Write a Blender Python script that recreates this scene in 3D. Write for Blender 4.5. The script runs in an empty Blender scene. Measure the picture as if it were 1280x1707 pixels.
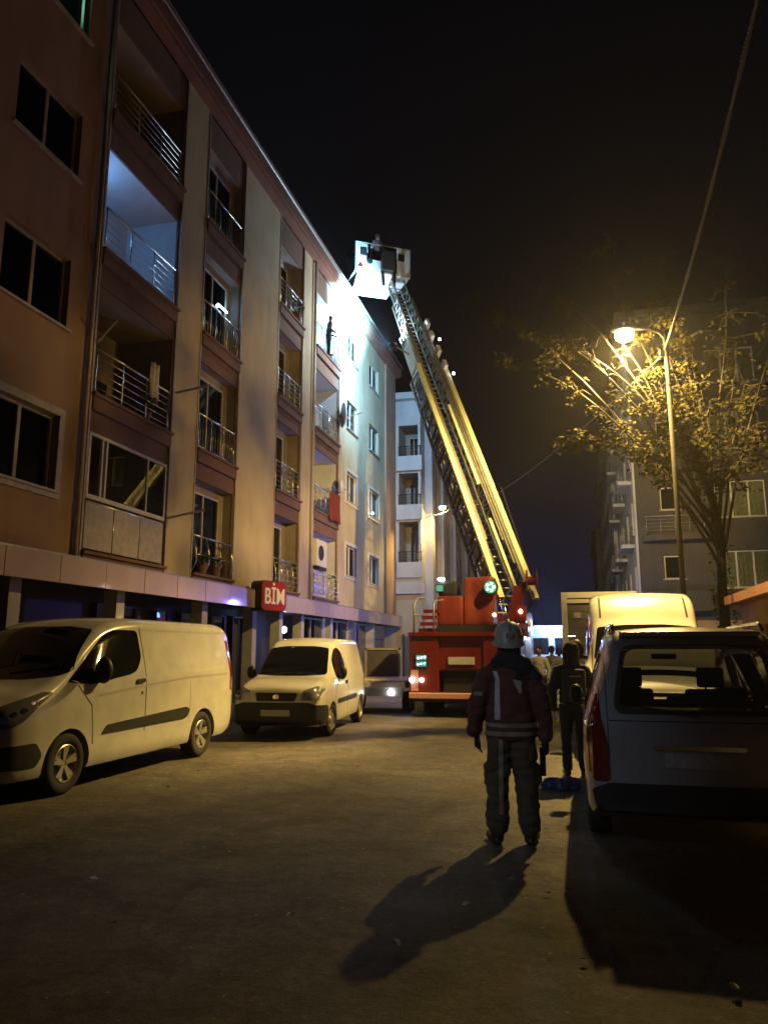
import bpy, bmesh, math, random
from math import sin, cos, pi, radians as R
from mathutils import Vector, Matrix, noise
from mathutils.bvhtree import BVHTree
random.seed(7)
sc = bpy.context.scene
COL = sc.collection

# ------------------------------------------------------------------ camera
F_PX = 1260.0
PITCH = math.atan(230 / F_PX)
YAW = math.atan(329 / (F_PX / cos(PITCH)))
EYE = 1.62
cd = bpy.data.cameras.new('camera')
cam = bpy.data.objects.new('camera', cd)
COL.objects.link(cam)
cd.sensor_fit = 'VERTICAL'
cd.sensor_height = 36
cd.lens = F_PX / 1707 * 36
cd.clip_start = .05
cd.clip_end = 3000
cam.location = (0, 0, EYE)
cam.rotation_euler = (pi / 2 + PITCH, 0, YAW)
sc.camera = cam
# ------------------------------------------------------------------ night sky
w = bpy.data.worlds.new('World')
sc.world = w
w.use_nodes = True
nt = w.node_tree
bgn = nt.nodes['Background']
tc = nt.nodes.new('ShaderNodeTexCoord')
sx = nt.nodes.new('ShaderNodeSeparateXYZ')
rp = nt.nodes.new('ShaderNodeValToRGB')
nt.links.new(tc.outputs['Generated'], sx.inputs[0])
nt.links.new(sx.outputs['Z'], rp.inputs[0])
rp.color_ramp.elements[0].position = 0.0
rp.color_ramp.elements[0].color = (.0042, .0052, .024, 1)
rp.color_ramp.elements[1].position = .75
rp.color_ramp.elements[1].color = (.0019, .0017, .0022, 1)
e = rp.color_ramp.elements.new(.24)
e.color = (.0030, .0027, .0045, 1)
nt.links.new(rp.outputs[0], bgn.inputs[0])
bgn.inputs[1].default_value = 1.0
# ------------------------------------------------------------------ exposure
sc.view_settings.view_transform = 'Standard'
sc.view_settings.look = 'None'
sc.view_settings.exposure = 0
sc.view_settings.gamma = 1
sc.view_settings.use_curve_mapping = False
sc.cycles.use_denoising = True
sc.cycles.max_bounces = 6
sc.cycles.diffuse_bounces = 3
sc.cycles.glossy_bounces = 3
sc.cycles.transmission_bounces = 6
sc.cycles.transparent_max_bounces = 12
sc.cycles.sample_clamp_indirect = 4
sc.cycles.caustics_reflective = False
sc.cycles.caustics_refractive = False

LAMP1 = Vector((1.22, 16.5, 8.49))
LAMP2 = Vector((-6.75, 38.6, 9.0))
SODIUM = (1.0, .66, .19)


def spot(name, loc, target, power, color, size, blend, rad, parent=None):
    l = bpy.data.lights.new(name, 'SPOT')
    l.energy = power
    l.color = color
    l.spot_size = R(size)
    l.spot_blend = blend
    l.shadow_soft_size = rad
    o = bpy.data.objects.new(name, l)
    COL.objects.link(o)
    o.location = loc
    o.rotation_euler = (Vector(target) - Vector(loc)).to_track_quat('-Z', 'Y').to_euler()
    return o


def point(name, loc, power, color, rad):
    l = bpy.data.lights.new(name, 'POINT')
    l.energy = power
    l.color = color
    l.shadow_soft_size = rad
    o = bpy.data.objects.new(name, l)
    COL.objects.link(o)
    o.location = loc
    return o




def luminaire(name, loc, axis, power, color, rad, curve, xcurve):
    """street lamp optic: point source with a measured-looking intensity curve, by angle from the tilted
    optical axis and by angle across the street"""
    o = point(name, loc, power, color, rad)
    l = o.data
    l.use_nodes = True
    n = l.node_tree
    em = [x for x in n.nodes if x.type == 'EMISSION'][0]
    t = n.nodes.new('ShaderNodeTexCoord')

    def axis_ramp(ax, c_):
        d = n.nodes.new('ShaderNodeVectorMath')
        d.operation = 'DOT_PRODUCT'
        d.inputs[1].default_value = Vector(ax).normalized()
        n.links.new(t.outputs['Normal'], d.inputs[0])
        mr = n.nodes.new('ShaderNodeMapRange')
        mr.inputs[1].default_value = -1
        mr.inputs[2].default_value = 1
        n.links.new(d.outputs['Value'], mr.inputs[0])
        r = n.nodes.new('ShaderNodeValToRGB')
        n.links.new(mr.outputs[0], r.inputs[0])
        el = r.color_ramp.elements
        c_ = [((p + 1) / 2, v) for p, v in c_]
        el[0].position, el[0].color = c_[0][0], (c_[0][1],) * 3 + (1,)
        el[1].position, el[1].color = c_[-1][0], (c_[-1][1],) * 3 + (1,)
        for p, v in c_[1:-1]:
            e_ = el.new(p)
            e_.color = (v, v, v, 1)
        return r.outputs[0]
    m_ = n.nodes.new('ShaderNodeMath')
    m_.operation = 'MULTIPLY'
    n.links.new(axis_ramp(axis, curve), m_.inputs[0])
    n.links.new(axis_ramp((1, 0, 0), xcurve), m_.inputs[1])
    n.links.new(m_.outputs[0], em.inputs['Strength'])
    return o


luminaire('street_light_beam', LAMP1 + Vector((0, 0, -.32)), (0, .45, -.90), 20000, SODIUM, .09,
          [(-.30, 0), (-.24, .05), (-.14, .20), (0, .30), (.14, .17), (.25, .40), (.42, 1), (.6, .7), (1, .24)],
          [(-1, .22), (-.85, .27), (-.52, 1), (-.36, .38), (-.22, .36), (-.06, .9), (.2, .8), (.6, .4), (1, .2)])
luminaire('far_street_light_beam', LAMP2 + Vector((0, 0, -.20)), (.05, -.30, -1), 2600, SODIUM, .09,
          [(-.1, 0), (.05, .08), (.3, .12), (.55, .22), (.72, 1), (1, .7)], [(-1, 1), (1, 1)])
spot('rescue_spotlight', (-6.72, 27.45, 13.45), (-9.0, 28.3, 15.1), 70000, (.20, .68, 1.0), 84, .65, .12)
spot('rescue_spotlight_fringe', (-6.72, 27.45, 13.45), (-9.0, 30.2, 12.8), 5200, (.12, .50, 1.0), 128, .9, .12)
point('rescue_spotlight_spill', (-6.72, 27.45, 13.45), 2300, (.62, .82, 1.0), .12)
spot('added_fill_behind', (-7.0, -7.0, 7.6), (-2.1, 6.3, .9), 1150, (.66, .80, 1.0), 20, .8, .12)  # added cool fill for surfaces facing the camera, its source is invented

# ------------------------------------------------------------------ materials


def mat(name, col, rough=.6, metal=0, spec=.5, coat=0, emit=None, es=0, var=0, vscale=3, bump=0, bscale=40, tint2=None, trans=0, ior=1.45):
    m = bpy.data.materials.new(name)
    m.use_nodes = True
    n = m.node_tree
    b = n.nodes['Principled BSDF']
    b.inputs['Base Color'].default_value = (*col, 1)
    b.inputs['Roughness'].default_value = rough
    b.inputs['Metallic'].default_value = metal
    b.inputs['Specular IOR Level'].default_value = spec
    b.inputs['Coat Weight'].default_value = coat
    b.inputs['Coat Roughness'].default_value = .08
    b.inputs['Transmission Weight'].default_value = trans
    b.inputs['IOR'].default_value = ior
    if emit:
        b.inputs['Emission Color'].default_value = (*emit, 1)
        b.inputs['Emission Strength'].default_value = es
    if var or bump:
        t = n.nodes.new('ShaderNodeTexCoord')
    if var:
        nz = n.nodes.new('ShaderNodeTexNoise')
        nz.inputs['Scale'].default_value = vscale
        nz.inputs['Detail'].default_value = 7
        nz.inputs['Roughness'].default_value = .62
        n.links.new(t.outputs['Object'], nz.inputs['Vector'])
        cr = n.nodes.new('ShaderNodeValToRGB')
        cr.color_ramp.elements[0].position = .3
        cr.color_ramp.elements[1].position = .7
        c2 = tint2 or tuple(max(0, c * (1 - var)) for c in col)
        c1 = col if tint2 else tuple(min(1, c * (1 + var * .6)) for c in col)
        cr.color_ramp.elements[0].color = (*c2, 1)
        cr.color_ramp.elements[1].color = (*c1, 1)
        n.links.new(nz.outputs[0], cr.inputs[0])
        n.links.new(cr.outputs[0], b.inputs['Base Color'])
    if bump:
        nb = n.nodes.new('ShaderNodeTexNoise')
        nb.inputs['Scale'].default_value = bscale
        nb.inputs['Detail'].default_value = 5
        n.links.new(t.outputs['Object'], nb.inputs['Vector'])
        bp = n.nodes.new('ShaderNodeBump')
        bp.inputs['Strength'].default_value = bump
        bp.inputs['Distance'].default_value = .02
        n.links.new(nb.outputs[0], bp.inputs['Height'])
        n.links.new(bp.outputs[0], b.inputs['Normal'])
    return m


def glass_mat(name, tint, mirror=.12, rough=.02):
    m = bpy.data.materials.new(name)
    m.use_nodes = True
    n = m.node_tree
    n.nodes.remove(n.nodes['Principled BSDF'])
    out = n.nodes['Material Output']
    tr = n.nodes.new('ShaderNodeBsdfTransparent')
    tr.inputs[0].default_value = (*tint, 1)
    gl = n.nodes.new('ShaderNodeBsdfGlossy')
    gl.inputs['Roughness'].default_value = rough
    fr = n.nodes.new('ShaderNodeFresnel')
    fr.inputs[0].default_value = 1.5
    ad = n.nodes.new('ShaderNodeMath')
    ad.operation = 'ADD'
    ad.inputs[1].default_value = mirror
    mx = n.nodes.new('ShaderNodeMixShader')
    n.links.new(fr.outputs[0], ad.inputs[0])
    n.links.new(ad.outputs[0], mx.inputs[0])
    n.links.new(tr.outputs[0], mx.inputs[1])
    n.links.new(gl.outputs[0], mx.inputs[2])
    n.links.new(mx.outputs[0], out.inputs[0])
    return m


def wall_mat(name, col, dirt, streak=.5):
    """painted render: broad tone drift, vertical rain streaks, fine grain"""
    m = mat(name, col, .9, bump=.35, bscale=60)
    n = m.node_tree
    b = n.nodes['Principled BSDF']
    t = n.nodes.new('ShaderNodeTexCoord')
    mp = n.nodes.new('ShaderNodeMapping')
    mp.inputs['Scale'].default_value = (1.1, 1.1, .30)
    n.links.new(t.outputs['Object'], mp.inputs[0])
    a = n.nodes.new('ShaderNodeTexNoise')
    a.inputs['Scale'].default_value = 1.6
    a.inputs['Detail'].default_value = 6
    a.inputs['Roughness'].default_value = .65
    n.links.new(mp.outputs[0], a.inputs[0])
    c = n.nodes.new('ShaderNodeTexNoise')
    c.inputs['Scale'].default_value = .7
    c.inputs['Detail'].default_value = 8
    n.links.new(t.outputs['Object'], c.inputs[0])
    ml = n.nodes.new('ShaderNodeMath')
    ml.operation = 'MULTIPLY'
    n.links.new(a.outputs[0], ml.inputs[0])
    n.links.new(c.outputs[0], ml.inputs[1])
    cr = n.nodes.new('ShaderNodeMapRange')
    cr.inputs[1].default_value = .18
    cr.inputs[2].default_value = .38
    cr.inputs[3].default_value = 0
    cr.inputs[4].default_value = streak
    n.links.new(ml.outputs[0], cr.inputs[0])
    mx = n.nodes.new('ShaderNodeMixRGB')
    mx.inputs[1].default_value = (*col, 1)
    mx.inputs[2].default_value = (*dirt, 1)
    n.links.new(cr.outputs[0], mx.inputs[0])
    n.links.new(mx.outputs[0], b.inputs['Base Color'])
    return m


def asphalt_mat():
    m = mat('asphalt', (.1, .095, .09), .78)
    n = m.node_tree
    b = n.nodes['Principled BSDF']
    t = n.nodes.new('ShaderNodeTexCoord')

    def nz(scale, det, rough=.6, out='Fac'):
        a = n.nodes.new('ShaderNodeTexNoise')
        a.inputs['Scale'].default_value = scale
        a.inputs['Detail'].default_value = det
        a.inputs['Roughness'].default_value = rough
        n.links.new(t.outputs['Object'], a.inputs[0])
        return a.outputs[0]

    def ramp(src, p0, c0, p1, c1):
        r = n.nodes.new('ShaderNodeValToRGB')
        r.color_ramp.elements[0].position = p0
        r.color_ramp.elements[0].color = (*c0, 1)
        r.color_ramp.elements[1].position = p1
        r.color_ramp.elements[1].color = (*c1, 1)
        n.links.new(src, r.inputs[0])
        return r.outputs[0]

    def mul(a, c, f=1):
        x = n.nodes.new('ShaderNodeMixRGB')
        x.blend_type = 'MULTIPLY'
        x.inputs[0].default_value = f
        n.links.new(a, x.inputs[1])
        n.links.new(c, x.inputs[2])
        return x.outputs[0]
    c = ramp(nz(.55, 8, .68), .36, (.078, .070, .063), .64, (.170, .148, .130))
    c = mul(c, ramp(nz(2.6, 9, .7), .33, (.55, .54, .54), .62, (1.1, 1.08, 1.05)))
    c = mul(c, ramp(nz(70, 3, .85), .34, (.40, .40, .40), .68, (1.35, 1.32, 1.3)))
    c = mul(c, ramp(nz(17, 6, .75), .36, (.66, .65, .64), .62, (1.15, 1.13, 1.1)))
    c = mul(c, ramp(nz(260, 2, .8), .63, (1, 1, 1), .72, (1.9, 1.85, 1.75)))
    # old repair patches, a little darker, with tarred edges
    v = n.nodes.new('ShaderNodeTexVoronoi')
    v.feature = 'DISTANCE_TO_EDGE'
    v.inputs['Scale'].default_value = .33
    d = n.nodes.new('ShaderNodeVectorMath')
    d.operation = 'ADD'
    wn = n.nodes.new('ShaderNodeTexNoise')
    wn.inputs['Scale'].default_value = 2.2
    wn.inputs['Detail'].default_value = 6
    n.links.new(t.outputs['Object'], wn.inputs[0])
    n.links.new(t.outputs['Object'], d.inputs[0])
    n.links.new(wn.outputs['Color'], d.inputs[1])
    n.links.new(d.outputs[0], v.inputs['Vector'])
    c = mul(c, ramp(v.outputs['Distance'], .004, (.5, .5, .5), .022, (1, 1, 1)), .55)
    n.links.new(c, b.inputs['Base Color'])
    rr = n.nodes.new('ShaderNodeMapRange')
    rr.inputs[3].default_value = .55
    rr.inputs[4].default_value = .92
    n.links.new(nz(1.4, 6), rr.inputs[0])
    n.links.new(rr.outputs[0], b.inputs['Roughness'])
    bp = n.nodes.new('ShaderNodeBump')
    bp.inputs['Strength'].default_value = 1.0
    bp.inputs['Distance'].default_value = .012
    n.links.new(nz(120, 4, .75), bp.inputs['Height'])
    b2 = n.nodes.new('ShaderNodeBump')
    b2.inputs['Strength'].default_value = .5
    b2.inputs['Distance'].default_value = .05
    n.links.new(nz(5, 5, .6), b2.inputs['Height'])
    n.links.new(bp.outputs[0], b2.inputs['Normal'])
    n.links.new(b2.outputs[0], b.inputs['Normal'])
    return m


M = {}
M['asphalt'] = asphalt_mat()
M['pave'] = mat('paving', (.2, .19, .18), .85, var=.35, vscale=2, bump=.4, bscale=50)
M['kerb'] = mat('kerb_stone', (.3, .29, .27), .85, var=.3, vscale=4, bump=.4)
M['ground'] = mat('earth', (.05, .048, .045), .95, var=.3, vscale=.4)
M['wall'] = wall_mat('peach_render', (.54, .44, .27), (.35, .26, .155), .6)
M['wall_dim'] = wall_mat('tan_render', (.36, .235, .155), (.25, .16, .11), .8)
M['brown'] = wall_mat('brown_render', (.19, .105, .072), (.12, .068, .048), .7)
M['eave'] = wall_mat('terracotta_eave', (.24, .10, .065), (.13, .06, .04), .6)
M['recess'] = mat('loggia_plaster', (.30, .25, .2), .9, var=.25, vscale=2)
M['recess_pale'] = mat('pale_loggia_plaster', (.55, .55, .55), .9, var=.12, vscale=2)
M['pvc'] = mat('white_window_frame', (.62, .58, .5), .45, var=.12, vscale=5)
M['pvc_old'] = mat('weathered_window_frame', (.42, .37, .3), .6, var=.25, vscale=6)
M['sill'] = mat('marble_sill', (.42, .38, .33), .6, var=.3, vscale=6)
M['glass'] = glass_mat('window_glass', (.75, .8, .8), .07)
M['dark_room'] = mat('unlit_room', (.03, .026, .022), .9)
M['curtain'] = mat('net_curtain', (.72, .66, .56), .9, var=.3, vscale=9)
M['curtain_cream'] = mat('cream_curtain', (.6, .5, .34), .9, var=.15, vscale=5)
M['steel'] = mat('stainless_steel', (.6, .6, .58), .28, 1)
M['iron'] = mat('dark_iron', (.05, .05, .05), .5, .6)
M['galv'] = mat('galvanised_steel', (.34, .34, .33), .5, .7, var=.3, vscale=8)
M['panel'] = mat('fascia_panel', (.50, .38, .36), .38, var=.10, vscale=1.5, coat=.3)
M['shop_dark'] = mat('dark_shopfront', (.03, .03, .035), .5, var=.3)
M['shop_col'] = mat('shop_column', (.45, .43, .42), .6, var=.2)
M['shop_glass'] = glass_mat('shop_glass', (.5, .55, .65), .18)
M['signred'] = mat('sign_red', (.36, .030, .014), .35, emit=(1, .10, .03), es=.03)
M['signwhite'] = mat('sign_letter_white', (.8, .74, .66), .4, emit=(1, .75, .55), es=.15)
M['signback'] = mat('sign_casing', (.02, .02, .02), .5)
M['b2wall'] = wall_mat('off_white_render', (.50, .48, .46), (.3, .28, .27), .6)
M['b2sand'] = wall_mat('sand_render', (.50, .42, .29), (.33, .27, .18), .6)
M['rwall_shaded'] = wall_mat('shaded_grey_render', (.075, .068, .058), (.045, .04, .036), .7)  # camera-facing side: weak light put into the colour, street face stays pale
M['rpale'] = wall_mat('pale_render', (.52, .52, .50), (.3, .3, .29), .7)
M['fdark'] = wall_mat('far_dark_render', (.16, .15, .15), (.1, .1, .1), .6)
M['white_paint'] = mat('white_van_paint', (.50, .495, .475), .24, coat=.8, var=.16, vscale=2.6)
M['white_paint_b'] = mat('clean_white_paint', (.66, .645, .58), .24, coat=.8, var=.05, vscale=3)
M['silver_paint'] = mat('silver_paint', (.36, .36, .38), .32, .25, coat=.7, var=.05, vscale=3)
M['plastic'] = mat('black_plastic', (.022, .022, .024), .5, var=.3, vscale=6)
M['seam'] = mat('panel_gap', (.02, .02, .02), .8)
M['crease'] = mat('pressed_crease', (.34, .33, .31), .45)
M['vglass'] = mat('dark_vehicle_glass', (.006, .007, .008), .05, spec=.35)
M['cglass'] = glass_mat('tinted_car_glass', (.42, .43, .43), .01)
M['tyre'] = mat('tyre_rubber', (.018, .018, .018), .85, var=.3, vscale=20)
M['rim'] = mat('wheel_rim', (.42, .40, .37), .38, .6, var=.2, vscale=12)
M['chrome'] = mat('chrome', (.75, .75, .75), .12, 1)
M['lens'] = mat('headlight_lens', (.10, .10, .11), .06, coat=1)
M['lens2'] = mat('clear_headlight_lens', (.32, .32, .32), .10, .5, coat=1)
M['taillens'] = mat('tail_lamp_red', (.16, .008, .01), .12, coat=1)
M['plate'] = mat('number_plate', (.5, .5, .5), .5, var=.3, vscale=30)
M['fabric'] = mat('seat_fabric', (.03, .03, .033), .9)
M['red'] = mat('fire_engine_red', (.16, .014, .009), .35, coat=.4, var=.2, vscale=3)
M['redcover'] = mat('red_tarpaulin', (.17, .020, .012), .6, var=.3, vscale=3, bump=.6, bscale=3)
M['redwhite'] = mat('reflective_pink_strip', (.6, .3, .25), .4)
M['ladder'] = mat('ladder_metal', (.82, .80, .50), .55, .0, var=.12, vscale=3)
M['ladder_dark'] = mat('ladder_lattice', (.10, .08, .06), .55, .3, var=.35, vscale=6)
M['ladder_pale'] = mat('ladder_alloy', (.27, .27, .26), .5, .3, var=.3, vscale=6)
M['basket'] = mat('basket_panel', (.66, .66, .68), .45, var=.15, vscale=4)
M['basket_white'] = mat('white_board', (.8, .8, .8), .5)
M['black'] = mat('black_metal', (.02, .02, .02), .6)
M['wood'] = mat('weathered_pole', (.035, .03, .025), .8, var=.3, vscale=8, bump=.4, bscale=30)
M['bark'] = mat('tree_bark', (.04, .032, .025), .95, var=.4, vscale=10, bump=.8, bscale=25)
M['leaf'] = mat('autumn_leaf', (.070, .056, .020), .9, spec=.08, var=.5, vscale=.9, tint2=(.034, .036, .013))
M['cable'] = mat('cable_sheath', (.09, .08, .07), .35)
M['lamp_on'] = mat('lit_sodium_lamp', (1, .8, .4), .5, emit=(1, .78, .36), es=26)
M['white_on'] = mat('lit_white_lamp', (1, 1, 1), .5, emit=(.9, .97, 1), es=30)
M['soft_on'] = mat('lit_soft_lamp', (1, 1, 1), .5, emit=(.75, .9, 1), es=5)
M['faint_on'] = mat('dim_ceiling_lamp', (1, 1, 1), .5, emit=(.6, .8, 1), es=.6)
M['teal_on'] = mat('lit_teal_lamp', (.1, .5, .5), .2, emit=(.08, .45, .52), es=.25)
M['blue_on'] = mat('lit_blue_beacon', (.05, .1, 1), .2, emit=(.08, .22, 1), es=22)
M['amber_on'] = mat('lit_amber_lamp', (1, .5, .1), .3, emit=(1, .55, .18), es=12)
M['helmet'] = mat('helmet_shell', (.40, .36, .33), .42, var=.2, vscale=9)
M['jacket'] = mat('maroon_jacket', (.11, .036, .032), .85, var=.35, vscale=7, bump=.7, bscale=18)
M['trouser'] = mat('brown_trousers', (.085, .066, .042), .9, var=.3, vscale=7, bump=.7, bscale=18)
M['navy'] = mat('navy_cloth', (.012, .015, .028), .9, var=.3, vscale=8, bump=.6, bscale=18)
M['blackcloth'] = mat('black_cloth', (.008, .008, .010), .9, bump=.5, bscale=18)
M['reflect'] = mat('reflective_tape', (.5, .47, .45), .5, var=.25, vscale=14)
M['reflect_dim'] = mat('worn_reflective_tape', (.26, .22, .16), .6, var=.3, vscale=14)
M['skin'] = mat('skin', (.35, .19, .12), .6)
M['hair'] = mat('dark_hair', (.012, .009, .007), .7)
M['boot'] = mat('boot_leather', (.012, .011, .010), .5)
M['whitecloth'] = mat('white_cloth', (.6, .6, .62), .85, var=.15, vscale=8)
M['lightblue'] = mat('pale_blue_cloth', (.28, .34, .5), .85)
M['grey_cloth'] = mat('grey_cloth', (.16, .16, .17), .85)
M['bluebag'] = mat('blue_plastic', (.015, .04, .14), .4, var=.3, vscale=10)
M['green'] = mat('pot_plant_leaf', (.05, .08, .03), .7, var=.4, vscale=8)
M['redflower'] = mat('orange_red_cloth', (.20, .03, .012), .8, var=.4, vscale=10)
M['paper'] = mat('paper_scrap', (.6, .58, .55), .8)
M['ac'] = mat('appliance_white', (.62, .58, .48), .5)
M['orangewall'] = wall_mat('orange_render', (.45, .30, .15), (.25, .16, .09), .6)
M['dullgrey'] = mat('grey_door', (.12, .115, .13), .6, var=.2, vscale=2)
M['amb'] = mat('ambulance_white', (.25, .32, .36), .4)

# ------------------------------------------------------------------ helpers
WM = {}


def empty(name, label, cat, loc=(0, 0, 0), rz=0, group=None):
    o = bpy.data.objects.new(name, None)
    o.empty_display_size = .3
    COL.objects.link(o)
    o.location = loc
    o.rotation_euler = (0, 0, rz)
    tag(o, label, cat, group)
    WM[o.name] = Matrix.Translation(Vector(loc)) @ Matrix.Rotation(rz, 4, 'Z')
    return o


def tag(o, label=None, cat=None, group=None, kind=None):
    if label:
        o['label'] = label
    if cat:
        o['category'] = cat
    if group:
        o['group'] = group
    if kind:
        o['kind'] = kind
    return o


class MB:
    def __init__(s):
        s.b = bmesh.new()

    def box(s, x0, x1, y0, y1, z0, z1, bev=0):
        v = [s.b.verts.new(p) for p in ((x0, y0, z0), (x1, y0, z0), (x1, y1, z0), (x0, y1, z0), (x0, y0, z1), (x1, y0, z1), (x1, y1, z1), (x0, y1, z1))]
        fs = [s.b.faces.new([v[i] for i in f]) for f in ((0, 3, 2, 1), (4, 5, 6, 7), (0, 1, 5, 4), (1, 2, 6, 5), (2, 3, 7, 6), (3, 0, 4, 7))]
        if bev:
            es = list({e for f in fs for e in f.edges})
            bmesh.ops.bevel(s.b, geom=es, offset=bev, segments=2, profile=.6, affect='EDGES')
        return s

    def face(s, pts):
        s.b.faces.new([s.b.verts.new(p) for p in pts])
        return s

    def bar(s, p0, p1, wx, wy, up=(0, 0, 1)):
        """rectangular bar from p0 to p1"""
        p0 = Vector(p0)
        p1 = Vector(p1)
        d = (p1 - p0).normalized()
        u = Vector(up)
        if abs(d.dot(u)) > .98:
            u = Vector((0, 1, 0))
        a = d.cross(u).normalized()
        c = a.cross(d).normalized()
        vs = []
        for p in (p0, p1):
            for i, j in ((-1, -1), (1, -1), (1, 1), (-1, 1)):
                vs.append(s.b.verts.new(p + a * wx * .5 * i + c * wy * .5 * j))
        for f in ((3, 2, 1, 0), (4, 5, 6, 7), (0, 1, 5, 4), (1, 2, 6, 5), (2, 3, 7, 6), (3, 0, 4, 7)):
            s.b.faces.new([vs[i] for i in f])
        return s

    def tube(s, pts, r, n=6, r1=None):
        pts = [Vector(p) for p in pts]
        rings = []
        m = len(pts)
        for i, p in enumerate(pts):
            d = (pts[min(i + 1, m - 1)] - pts[max(i - 1, 0)]).normalized()
            u = Vector((0, 0, 1)) if abs(d.z) < .95 else Vector((1, 0, 0))
            a = d.cross(u).normalized()
            c = a.cross(d)
            rr = r if r1 is None else r + (r1 - r) * i / (m - 1)
            rings.append([s.b.verts.new(p + (a * cos(2 * pi * k / n) + c * sin(2 * pi * k / n)) * rr) for k in range(n)])
        for i in range(m - 1):
            for k in range(n):
                s.b.faces.new((rings[i][k], rings[i][(k + 1) % n], rings[i + 1][(k + 1) % n], rings[i + 1][k]))
        s.b.faces.new(rings[0][::-1])
        s.b.faces.new(rings[-1])
        return s

    def lathe(s, prof, axis='z', n=24, c=(0, 0, 0), caps=True):
        c = Vector(c)
        rings = []
        for r, h in prof:
            ring = []
            for k in range(n):
                a = 2 * pi * k / n
                if axis == 'z':
                    p = Vector((r * cos(a), r * sin(a), h))
                elif axis == 'x':
                    p = Vector((h, r * cos(a), r * sin(a)))
                else:
                    p = Vector((r * cos(a), h, r * sin(a)))
                ring.append(s.b.verts.new(c + p))
            rings.append(ring)
        for i in range(len(rings) - 1):
            for k in range(n):
                s.b.faces.new((rings[i][k], rings[i][(k + 1) % n], rings[i + 1][(k + 1) % n], rings[i + 1][k]))
        if caps:
            s.b.faces.new(rings[0][::-1])
            s.b.faces.new(rings[-1])
        return s

    def prism(s, poly, axis, a, b):
        """extrude a 2D polygon: axis 'x' poly=(y,z); 'y' poly=(x,z); 'z' poly=(x,y)"""
        def P(q, t):
            return {'x': (t, q[0], q[1]), 'y': (q[0], t, q[1]), 'z': (q[0], q[1], t)}[axis]
        v0 = [s.b.verts.new(P(q, a)) for q in poly]
        v1 = [s.b.verts.new(P(q, b)) for q in poly]
        n = len(poly)
        s.b.faces.new(v0)
        s.b.faces.new(v1[::-1])
        for i in range(n):
            s.b.faces.new((v0[i], v1[i], v1[(i + 1) % n], v0[(i + 1) % n]))
        return s

    def ell(s, c, r, nu=14, nv=8):
        vs = bmesh.ops.create_uvsphere(s.b, u_segments=nu, v_segments=nv, radius=1)['verts']
        for v in vs:
            v.co = Vector((v.co.x * r[0] + c[0], v.co.y * r[1] + c[1], v.co.z * r[2] + c[2]))
        return s

    def build(s, name, m, parent=None, smooth=False, mx=None, label=None):
        bmesh.ops.recalc_face_normals(s.b, faces=s.b.faces)
        me = bpy.data.meshes.new(name)
        s.b.to_mesh(me)
        s.b.free()
        if smooth:
            for p in me.polygons:
                p.use_smooth = True
        me.materials.append(m if not isinstance(m, str) else M[m])
        o = bpy.data.objects.new(name, me)
        COL.objects.link(o)
        if mx is not None:
            o.matrix_basis = mx
        if parent:
            o.parent = parent
        if label:
            o['label'] = label
        return o


def share(src, name, mx, parent):
    o = bpy.data.objects.new(name, src.data)
    COL.objects.link(o)
    o.matrix_basis = mx
    o.parent = parent
    return o


def auto_smooth(o, ang=35):
    me = o.data
    for p in me.polygons:
        p.use_smooth = True
    bm = bmesh.new()
    bm.from_mesh(me)
    for e in bm.edges:
        if len(e.link_faces) == 2 and e.calc_face_angle(0) > R(ang):
            e.smooth = False
    bm.to_mesh(me)
    bm.free()
    return o


def structure(o):
    o['kind'] = 'structure'
    return o


def noisy(o, amp, sc_=3, seed=0):
    for v in o.data.vertices:
        n = noise.noise_vector((v.co + Vector((seed, seed * 2, 0))) * sc_)
        v.co += n * amp
    return o


def facade_grid(u0, u1, z0, z1, holes, depth, ud=None):
    """wall sheet with real openings, local frame: u along x, outward is -y, holes = (u0,u1,z0,z1)"""
    us = sorted({u0, u1} | {h[0] for h in holes} | {h[1] for h in holes})
    zs = sorted({z0, z1} | {h[2] for h in holes} | {h[3] for h in holes})
    mb = MB()
    b = mb.b
    cache = {}

    def V(u, y, z):
        k = (round(u, 4), y, round(z, 4))
        if k not in cache:
            cache[k] = b.verts.new((u, y, z))
        return cache[k]

    for i in range(len(us) - 1):
        for j in range(len(zs) - 1):
            cu = (us[i] + us[i + 1]) / 2
            cz = (zs[j] + zs[j + 1]) / 2
            if any(h[0] < cu < h[1] and h[2] < cz < h[3] for h in holes):
                continue
            b.faces.new((V(us[i], 0, zs[j]), V(us[i + 1], 0, zs[j]), V(us[i + 1], 0, zs[j + 1]), V(us[i], 0, zs[j + 1])))
    for h in holes:
        a, c, d, e_ = h
        for p, q in (((a, d), (c, d)), ((c, d), (c, e_)), ((c, e_), (a, e_)), ((a, e_), (a, d))):
            b.faces.new((b.verts.new((p[0], 0, p[1])), b.verts.new((q[0], 0, q[1])), b.verts.new((q[0], depth, q[1])), b.verts.new((p[0], depth, p[1]))))
    return mb


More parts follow.
